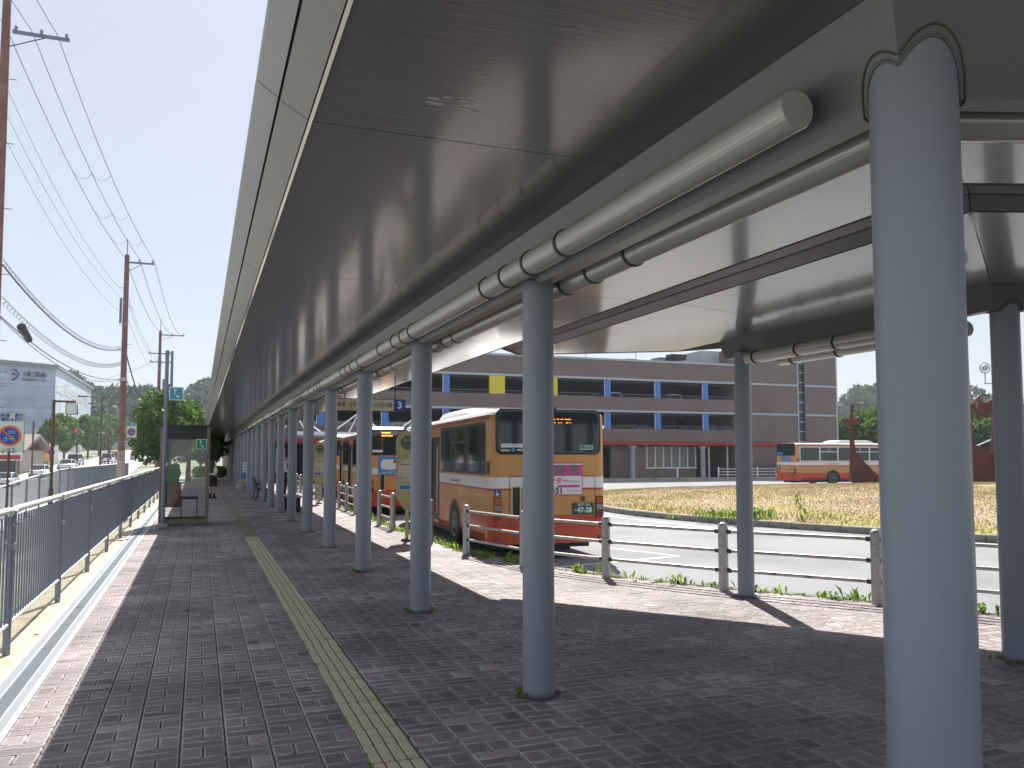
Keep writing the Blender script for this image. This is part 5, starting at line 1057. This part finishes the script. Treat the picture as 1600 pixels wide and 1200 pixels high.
em = MB(); em.path([fpt(7.0, 18.85), fpt(6.5, 18.65), fpt(6.15, 18.3), fpt(6.0, 17.95)], .13, 4).path([fpt(6.02, 17.95), fpt(6.2, 17.5), fpt(6.6, 17.1), fpt(7.05, 16.9)], .13, 4)
eo = part('emblem', em, BLUE, t); part('emblem_arrow', MB().prism([(-.28, -.28), (.35, 0), (-.28, .28)], 'y', -.1, .1), REDB, t, None, (fd * 6.75 + Vector((fd.y, -fd.x, 0)) * -.2 + Vector((0, 0, 17.95))), (0, 0, fa))
NAVY = mat('lettering_navy', (.03, .04, .1), .5)
text('大鉄工業(株)', 1.0, NAVY, t, Vector(fpt(3.5, 18.05, .25)), (R(90), 0, fa), squeeze=.68, deep=.03, bold=.015); text('北摂研修センター', .62, NAVY, t, Vector(fpt(3.5, 17.1, .25)), (R(90), 0, fa), squeeze=.85, deep=.03)
# shop
t = thing('roadside_shop', 'low roadside shop with brown eaves and pale front behind orange banners', 'shop', (-24.5, 112, -1.3), R(-8))
part('wall', MB().box(-8, 5, 0, 8, 0, 3.6), mat('shop_wall', (.42, .36, .3), .8, var=.1), t); part('shop_window', MB().box(-7.5, 4.5, -.06, .0, .4, 2.4), GLASS, t)
part('roof', MB().prism([(-1.2, 3.3), (4, 5.2), (9.2, 3.3), (9.2, 3.6), (4, 5.6), (-1.2, 3.6)], 'x', -8.8, 5.8), mat('roof_brown', (.2, .16, .14), .7, var=.2), t); part('fascia_sign', MB().box(-8, 5.2, -.5, -.3, 2.7, 3.3), mat('shop_fascia', (.5, .45, .4), .6), t)
t = thing('roadside_shop', 'low building with red and white sign at the far left behind the shop fronts', 'shop', (-32, 104, -1.5), R(-8))
part('wall', MB().box(-7, 7, 0, 8, 0, 5.0), WHITE, t); part('red_band', MB().box(-7.1, 7.1, -.2, -.01, 3.8, 4.6), REDB, t); part('shop_window', MB().box(-6.5, 6.5, -.06, 0, .5, 3.0), GLASS, t)
sg = part('signboard', MB().box(2.4, 6.9, -.5, -.21, 5.0, 7.4), WHITE, t); text('受付中', 1.4, TEXTK, sg, (4.6, -.53, 6.2), FACE_S, bold=.03)
t = thing('shop_sign', 'red and white lettered board on brown posts at the far left pavement', 'sign', (-19.9, 105, -.75), R(-8))
for x in (-1.3, 1.3): part('post', MB().tube((x, 0, 0), (x, 0, 2.9), .06, n=8), BROWN, t)
bdd = part('board', MB().box(-1.7, 1.6, -.06, .06, 1.9, 3.6), WHITE, t); part('red_strip', MB().box(-1.6, 1.5, -.08, -.05, 2.0, 2.5), REDB, bdd); text('自転車', .8, REDB, bdd, (-.05, -.08, 3.0), FACE_S, bold=.02)
bm_ = [(ORANGE, 'orange'), (YELLOW, 'yellow'), (mat('banner_amber', (.75, .3, .02), .7), 'amber'), (YELLOW, 'yellow'), (ORANGE, 'orange'), (WHITE, 'white'), (WHITE, 'white')]
oo = ['first', 'second', 'third', 'fourth', 'fifth', 'sixth', 'seventh']
for i, (m, nm) in enumerate(bm_):
    x = -20.1 + i * .37; y = 124 + i * .1; t = thing('banner', '%s upright banner by the shop, %s from the left in the row' % (nm, oo[i]), 'banner', (x, y, .25), R(-8 + rng.uniform(-15, 15)), 'upright banners by the roadside shop')
    part('pole', MB().tube((0, 0, 0), (0, 0, 2.9), .02, n=6), WHITE, t)
    nb = 8; V = [(a_, .04 * math.sin(k * 1.1) + d_, .7 + k * 2.1 / nb) for d_ in (0, .015) for k in range(nb + 1) for a_ in (0.02, .34)]; m2 = MB()
    for d_ in (0, 1):
        o_ = d_ * (nb + 1) * 2; m2.add([V[j] for j in range(o_, o_ + (nb + 1) * 2)], [(2 * k, 2 * k + 1, 2 * k + 3, 2 * k + 2) for k in range(nb)])
    part('cloth', m2, m, t)
tag(part('roadside_fence', MB().box(-24, -19.4, 130, 130.1, .2, 1.5), GALV), 'grey-blue sheet fence below the banners across the road', 'fence')
# traffic light, round signs, double-arm lamps
t = thing('traffic_light', 'horizontal traffic light showing red on a long arm over the road', 'traffic light', (-16.9, 102.5, -.9))
part('pole', MB().tube((0, 0, 0), (0, 0, 6.3), .1, n=10), BROWN, t); part('arm', MB().tube((0, 0, 5.7), (4.6, -.2, 5.4), .04, n=8), BROWN, t)
hs = part('housing', MB().bbox(3.2, 4.4, -.45, -.2, 5.1, 5.5, .04), DGREY, t)
for k, m in enumerate((mat('lens_green', (.02, .12, .08), .3), mat('lens_amber', (.2, .12, .02), .3), mat('lens_red', (.5, .02, .02), .3, emit=(1, .03, .03, .35)))): part('lens', MB().tube((3.42 + k * .38, -.5, 5.3), (3.42 + k * .38, -.45, 5.3), .14, n=14), m, hs)
t = thing('road_sign', 'post with two round road signs, one above the other, left of the street trees', 'road sign', (-14.2, 96.5, -.6)); part('post', MB().tube((0, 0, 0), (0, 0, 3.6), .04, n=8), MGREY, t)
for z, m in ((3.35, WHITE), (2.6, BLUE)): d_ = part('disc', MB().tube((0, -.08, z), (0, -.05, z), .32, n=20), REDB, t); part('disc_face', MB().tube((0, -.09, z), (0, -.08, z), .24, n=20), m, d_)
for (x, y, h, L, z, lb) in ((-8.35, 83.3, 8.0, 1.9, -1.0, 'nearer tall brown road lamp with two arms'), (-9.7, 105, 8.2, 2.2, -.6, 'farther tall road lamp with two arms, behind the nearer one')):
    t = thing('road_lamp', lb, 'road lamp', (x, y, z), 0, 'double-armed road lamps'); part('pole', MB().tube((0, 0, 0), (0, 0, h), .10, .06, n=10), BROWN, t)
    for s_ in (-1, 1): part('arm', MB().path([(0, 0, h - .35), (s_ * .15, 0, h - .08), (s_ * .4, 0, h), (s_ * L, 0, h + .02)], .045, 8), BROWN, t); part('lamp_head', MB().bbox(*sorted([s_ * (L - .75), s_ * (L + .05)]), -.14, .14, h - .07, h + .06, .03), DGREY, t)
# ================================================= PARKING BUILDING
PY = 58.0
t = thing('parking_building', 'brown tiled multi-storey car park with open decks, blue columns and red band', 'building', (0, PY, 0))
X0, X1, XB = 2.0, 52.4, 41.7
for (z0, z1) in ((7.78, 9.15), (5.24, 6.27), (2.78, 3.76)):
    part('parapet', MB().box(X0, XB - .001, -.0, .3, z0, z1), BRICKW, t)
for z in (7.62, 5.08): part('pale_band', MB().box(X0, 48.25, -.04, .34, z, z + .155), mat('band_pale', (.42, .45, .5), .6), t)
for z in (7.62, 5.08): part('pale_band', MB().box(49.0, X1 + .03, -.04, .34, z, z + .155), MATS['band_pale'], t)
part('coping', MB().box(X0, XB, -.05, .35, 9.151, 9.3), MATS['band_pale'], t)
part('red_band', MB().box(X0, 47.5, -.12, .25, 2.50, 2.775), REDB, t)
part('tower_wall', MB().box(XB, 48.25, .001, 22, -.2, 7.619).box(XB, 48.25, .001, 22, 7.776, 10.6), BRICKW, t); part('tower_wall', MB().box(49.0, X1, .001, 22, -.2, 10.6), BRICKW, t)
part('stair_glazing', MB().box(48.251, 48.999, .2, 22, -.2, 10.5), GLASS, t)
for k in range(12): part('glazing_bar', MB().box(48.251, 48.999, .1, .2, .3 + k * .85, .36 + k * .85), MATS['band_pale'], t)
part('glazing_edge', MB().box(48.2, 48.30, -.03, .1, 0, 10.5), MATS['band_pale'], t); part('glazing_edge', MB().box(52.36, 52.5, -.03, .1, 0, 10.6), MATS['band_pale'], t)
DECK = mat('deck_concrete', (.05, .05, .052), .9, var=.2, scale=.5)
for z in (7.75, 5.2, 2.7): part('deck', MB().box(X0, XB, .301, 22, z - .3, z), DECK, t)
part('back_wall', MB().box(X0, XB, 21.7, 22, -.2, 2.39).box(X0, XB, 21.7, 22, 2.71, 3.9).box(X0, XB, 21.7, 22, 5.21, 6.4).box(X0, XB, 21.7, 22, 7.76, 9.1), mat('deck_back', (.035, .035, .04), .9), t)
part('side_wall', MB().box(X0, X0 + .3, .31, 21.6, -.2, 9.1), BRICKW, t)
for k in range(11):
    x = 7.6 + 4.5 * k - (.35 if k > 2 else 0)
    if x > XB: break
    for (z0, z1) in ((6.275, 7.615), (3.765, 5.075)):
        yel = z0 > 6 and k in (3, 4)
        if k in (3,) and z0 > 6: part('yellow_panel', MB().box(20.1, 21.3, -.02, .25, 6.26, 7.61), YELLOW, t); continue
        if k in (4,) and z0 > 6: part('yellow_panel', MB().box(24.6, 25.6, -.02, .25, 6.26, 7.61), YELLOW, t); continue
        part('blue_column', MB().box(x, x + .42, .02, .42, z0, z1), COLB, t); part('drainpipe', MB().tube((x - .08, .05, z0), (x - .08, .05, z1), .035, n=6), WHITE, t)
for k in range(6):
    for q in (7.5, 14.5): part('inner_column', MB().box(6 + 7 * k, 6.5 + 7 * k, q, q + .5, -.2, 7.44), DECK, t)
for (z) in (6.3, 3.8):
    rl_ = MB().box(X0, XB, .32, .35, z + .22, z + .25); rl_.box(X0, XB, .32, .35, z + .05, z + .07); part('deck_rail', rl_, GALV, t)
# ground floor front
part('ground_wall', MB().box(30.4, 33.6, .5, .8, -.2, 2.4), BRICKW, t); part('ground_wall', MB().box(41.72, 47.4, -.05, 0, -.2, 2.4), BRICKW, t)
part('ground_wall', MB().box(33.6, 38.2, .5, .8, -.2, .7), BRICKW, t); part('office_glass', MB().box(33.61, 38.19, .6, .7, .7, 2.4), mat('office_glass', (.13, .15, .13), .1), t)
for k in range(7): part('mullion', MB().box(33.6 + k * .76, 33.68 + k * .76, .5, .59, .7, 2.4), WHITE, t)
part('office_sill', MB().box(33.5, 38.25, .4, .59, .62, .72), WHITE, t)
for x in (31.9, 38.35): part('entrance_column', MB().lathe([(.2, -.2), (.2, 2.2), (.28, 2.25), (.28, 2.42)], (x, -.3, 0), 16), MATS['band_pale'], t)
for x in (39.3, 41.1): part('entrance_frame', MB().box(x, x + .12, .3, .4, -.2, 2.4), CREAM, t)
part('entrance_shade', MB().box(27, 41.6, 4, 4.2, -.2, 2.38), BLACK, t); part('entrance_shade', MB().box(4, 26, 7, 7.2, -.2, 2.38), BLACK, t)  # black sheets stand in for the shade inside the ground-floor openings
for x in (8, 13, 18, 23, 27.5): part('ground_column', MB().box(x, x + .5, .1, .6, -.2, 2.4), BRICKW, t)
for k in (0, 1): part('tower_window', MB().box(44.1 + k * 1.6, 44.95 + k * 1.6, -.03, .2, 4.1, 4.75), MATS['office_glass'], t)
part('roof_unit', MB().box(33.2, 34.2, 3, 4, 9.3, 9.75), DGREY, t); part('roof_unit', MB().box(36.4, 38, 3, 4.5, 9.3, 10.0), MGREY, t); part('roof_unit', MB().box(37.0, 38.4, 2, 3, 9.75, 10.2), BLACK, t); part('lightning_rod', MB().tube((33, 1, 9.3), (33, 1, 12), .03, n=6).tube((28.5, 1, 9.3), (28.5, 1, 12), .03, n=6), MGREY, t)
part('plant_room', MB().box(39.9, 41.69, 2, 8, 9.0, 10.6), MATS['band_pale'], t)
for i, (x, z, m, lb) in enumerate([(39.6, 5.93, CBL, 'blue and white car parked on the upper deck, farthest right'), (36.8, 5.93, CSI, 'grey car parked on the upper deck beside the blue column'), (27.3, 5.93, CSI, 'silver car on the upper deck right of the yellow panels'), (31.3, 5.93, CWH, 'white car on the upper deck near the middle'), (34.6, 3.42, CWH, 'white car on the lower deck above the office windows'), (29.0, 3.42, CSI, 'silver car on the lower deck above the nearest bus'), (22.4, 5.93, CWH, 'pale car on the upper deck between the yellow panels'), (40.3, 3.42, CRD, 'dark car on the lower deck beside the lone column')]):
    c_ = make_car(lb, (x, PY + 1.2, z - .72), R(rng.uniform(-4, 4)), m, .9, 'hatch' if i % 2 else 'sedan'); c_['group'] = 'cars parked in the multi-storey'
    c_.location.z = (5.2 if z > 5 else 2.7) + .01
# white cable-stayed shelter by the far bays
t = thing('stayed_shelter', 'long low white shelter roof held by masts with slanting stays, before the car park', 'shelter', (0, 0, 0))
part('roof', MB().prism([(5.0, 49.6), (24, 51.6), (24, 53.4), (5.0, 51.4)], 'z', 2.78, 2.95), MATS['band_pale'], t); part('roof_edge', MB().prism([(4.9, 49.5), (24, 51.5), (24, 51.6), (4.9, 49.6)], 'z', 2.86, 3.05), WHITE, t)
for k in range(5):
    x = 5.2 + 3.9 * k; y = 50.4 + .4 * k; b = (x, y, 2.9)
    part('mast', MB().tube((x, y, -.2), (x, y, 4.35), .10, .05, n=10), WHITE, t)
    for dx in (-1.7, 1.7): part('stay', MB().tube((x, y, 4.25), (x + dx, y + dx * .1, 2.98), .045, n=6), WHITE, t)
    for dx in (-.7, .7): part('stay', MB().tube((x, y, 4.25), (x + dx, y - .5, 2.98), .035, n=6), WHITE, t)
# ================================================= SCULPTURES AND LAMP TOWER
t = thing('sculpture', 'dark rust steel sculpture with tall mast, shallow bowl and triangular fin on the island', 'sculpture', (32.2, 34.6, .25))
rt = _Rv
def pl(pts, th=.12, off=0):
    """upright plate lying in the plane seen from the walk: points are (along, z)"""
    nrm = Vector((rt.y, -rt.x, 0)) * -1; mb = MB(); v0 = [Vector((rt.x * a_, rt.y * a_, z)) + nrm * (off - th / 2) for a_, z in pts]; v1 = [v + nrm * th for v in v0]; n = len(pts)
    return mb.add([tuple(v) for v in v0 + v1], [tuple(range(n))[::-1], tuple(range(n, 2 * n))] + [(i, (i + 1) % n, n + (i + 1) % n, n + i) for i in range(n)])
part('mast', MB().tube((0, 0, 0), (0, 0, 3.5), .12, .06, n=10), RUST, t)
part('foot', pl([(-.12, 0), (.30, 0), (.05, 2.4), (-.02, 2.4)], .35), RUST, t)
part('fin', pl([(.06, 1.75), (.06, -.1), (1.6, -.1), (1.6, .5), (1.35, .42)], .15, .25), RUST, t)
part('bowl', MB().lathe([(.02, 3.0), (.3, 3.08), (.48, 3.22), (.54, 3.32), (.50, 3.33), (.28, 3.2), (.02, 3.16)], (0, 0, 0), 20), RUST, t)
part('flame', pl([(-.10, 3.3), (-.02, 3.3), (.08, 3.3), (.1, 3.7), (.18, 3.95), (.04, 4.15), (-.02, 3.95), (.0, 3.7)], .1), RUST, t)
t = thing('sculpture', 'dark rust steel sculpture with ring, quarter disc and tapering spire, between the two right columns', 'sculpture', (38.25, 32.45, .25))
part('mast', MB().tube((0, 0, 0), (0, 0, 4.15), .07, n=10), RUST, t)
part('quarter_disc', pl([(0, -.1), (1.5, -.1), (1.45, .7), (1.25, 1.25), (.9, 1.65), (.45, 1.9), (0, 1.98)], .15, .2), RUST, t)
part('spire', pl([(.95, 1.5), (1.65, .3), (1.35, 2.2), (1.18, 3.9), (1.1, 3.9)], .2, -.1), RUST, t)
rp_ = [(.72 + .55 * math.cos(R(a_)), 4.02 + .62 * math.sin(R(a_))) for a_ in range(60, 300, 15)] ; part('ring', pl(rp_ + [(.72 + .48 * math.cos(R(a_)), 4.02 + .55 * math.sin(R(a_))) for a_ in range(285, 45, -15)], .1), RUST, t)
part('crescent', pl([(.35, 3.9), (.45, 4.55), (.55, 4.3), (.75, 4.2), (1.1, 4.35), (1.6, 4.6), (1.6, 3.95), (1.15, 4.0), (1.0, 3.55), (.75, 3.45), (.5, 3.6)], .12, .05), RUST, t)
part('hub', MB().ball((.12 * rt.x, .12 * rt.y, 4.05), .16, 12), RUST, t)
t = thing('lamp_tower', 'white lamp tower with several round mirror lamps, behind the right sculpture', 'lamp tower', (62.6, 50.2, -.2))
part('pole', MB().tube((0, 0, 0), (0, 0, 10.2), .26, .16, n=14), MATS['band_pale'], t); part('crossbar', MB().tube((-1.2, .5, 7.9), (1.2, -.5, 7.9), .06, n=8), MATS['band_pale'], t)
def rlamp(x, y, z):
    l = part('round_lamp', MB().path([(x + .42 * rt.x * math.cos(2 * PI * k / 20), y + .42 * rt.y * math.cos(2 * PI * k / 20), z + .42 * math.sin(2 * PI * k / 20)) for k in range(21)], .06, 6), MATS['band_pale'], t); part('reflector', MB().ball((x, y, z), .27, 12), ALU, l)
rlamp(0, 0, 10.6); rlamp(-1.15, .45, 9.2); rlamp(1.15, -.45, 9.2)
for s_ in (-1, 1): part('upright', MB().tube((s_ * 1.15, -s_ * .45, 7.9), (s_ * 1.15, -s_ * .45, 8.8), .05, n=8), MATS['band_pale'], t)
for s_ in (-1, 1): part('stay', MB().tube((0, 0, 3.6), (s_ * 2.2, -s_ * .8, 2.6), .05, n=8), WHITE, t)
t = thing('road_lamp', 'brown street lamp standing before the trees, left of the big column', 'road lamp', (62, 65.5, -.2)); part('pole', MB().tube((0, 0, 0), (0, 0, 7.0), .1, .07, n=10), BROWN, t); part('arm', MB().box(-.9, 1.2, -.05, .05, 6.95, 7.05), BROWN, t)
# ================================================= TREES RIGHT, WOODS
rt1 = make_tree(3.4, 3.2, 1.6, 8000, .24, 22, .16); rt2 = make_tree(3.0, 3.0, 1.6, 8000, .24, 20, .16)
spots = [(60.5, 68.5), (64.5, 66), (69, 64.5), (73.5, 62), (77, 58.5), (80, 54.5), (83.5, 50.5), (86, 46), (88.5, 41.5), (91, 36)]
oo = ['first', 'second', 'third', 'fourth', 'fifth', 'sixth', 'seventh', 'eighth', 'ninth', 'tenth']
for i, (x, y) in enumerate(spots): plant_tree(rt1 if i % 2 else rt2, x, y, -.3, 'bushy green tree beyond the far road, %s to the right of the car park' % oo[i], rng.uniform(.9, 1.1), 'trees beyond the far road')
hedge('dark clipped shrub at the car park corner behind the bus', 44.6, 46.6, 55.2, 56.4, -.2, 1.5, 4000, .09, LEAFD)
hedge('rough green bushes along the foot of the far trees', 56, 86, 55, 60, -.2, 2.2, 9000, .2, LEAF)
def ridge(name, x0, x1, y, depth, hf, n, size, lb):
    nx_, ny_ = 60, 10; X = np.linspace(x0, x1, nx_); V = []; 
    for j in range(ny_):
        v = j / (ny_ - 1)
        for i in range(nx_): V.append((X[i], y + depth * v, hf(X[i]) * math.sin(v * PI / 2) ** .8 - .5 + 1.2 * mn.noise(Vector((X[i] * .05, v * 4, 2)))))
    F = np.array([(j * nx_ + i, j * nx_ + i + 1, (j + 1) * nx_ + i + 1, (j + 1) * nx_ + i) for j in range(ny_ - 1) for i in range(nx_ - 1)])
    h = struct(link('hill', np_mesh('hill', np.array(V), F, mat('hill_floor', (.03, .05, .025), .95), smooth=True)))
    B = []
    for k in range(int((x1 - x0) * depth / 60)):
        xx_ = rng.uniform(x0, x1); v = rng.uniform(0, 1); r_ = rng.uniform(3.0, 6.0); B.append((xx_, y + depth * v, hf(xx_) * math.sin(v * PI / 2) ** .8 + r_ * .3, r_, r_, r_ * .9))
    struct(link('woodland', leaf_cloud('woodland', B, n, size, LEAFD, .75), h), 'stuff'); return h
ridge('hill', -75, 60, 250, 80, lambda x: 21 + 3.5 * math.sin(x * .11) + 2.5 * math.sin(x * .27 + 1) - max(0, -x - 20) * .12, 90000, .95, '')
def hill_r():
    B = []
    for k in range(150):
        u = rng.uniform(-1, 1); v = rng.uniform(0, 1); cx_, cy_ = 205 + u * 75 + v * 35, 200 - u * 75 + v * 35; top = 19 + 5 * math.sin(u * 5 + 1.5) ; r_ = rng.uniform(4, 7); B.append((cx_, cy_, max(1, top * v) + rng.uniform(-1, 3), r_, r_, r_))
    m_ = MB()
    V = [(205 + u * 80 + v * 40, 200 - u * 80 + v * 40, (15 * v) - .5) for v in (0, .5, 1) for u in np.linspace(-1, 1, 12)]
    F = np.array([(j * 12 + i, j * 12 + i + 1, (j + 1) * 12 + i + 1, (j + 1) * 12 + i) for j in range(2) for i in range(11)])
    h = struct(link('hill', np_mesh('hill', np.array(V), F, MATS['hill_floor'], smooth=True))); struct(link('woodland', leaf_cloud('woodland', B, 60000, 1.0, LEAFD, .75), h), 'stuff')
hill_r()

# ================================================= AIR
HZ = bpy.data.materials.new('air_haze'); HZ.use_nodes = True; hn = HZ.node_tree; hn.nodes.remove(hn.nodes['Principled BSDF'])
pv = hn.nodes.new('ShaderNodeVolumePrincipled'); pv.inputs['Color'].default_value = (.80, .88, 1, 1); pv.inputs['Density'].default_value = 0.0004; pv.inputs['Anisotropy'].default_value = .2
hn.links.new(pv.outputs[0], hn.nodes['Material Output'].inputs['Volume'])
struct(part('haze', MB().box(-1510, 1510, -410, 1810, -3.2, 39), HZ), 'stuff')
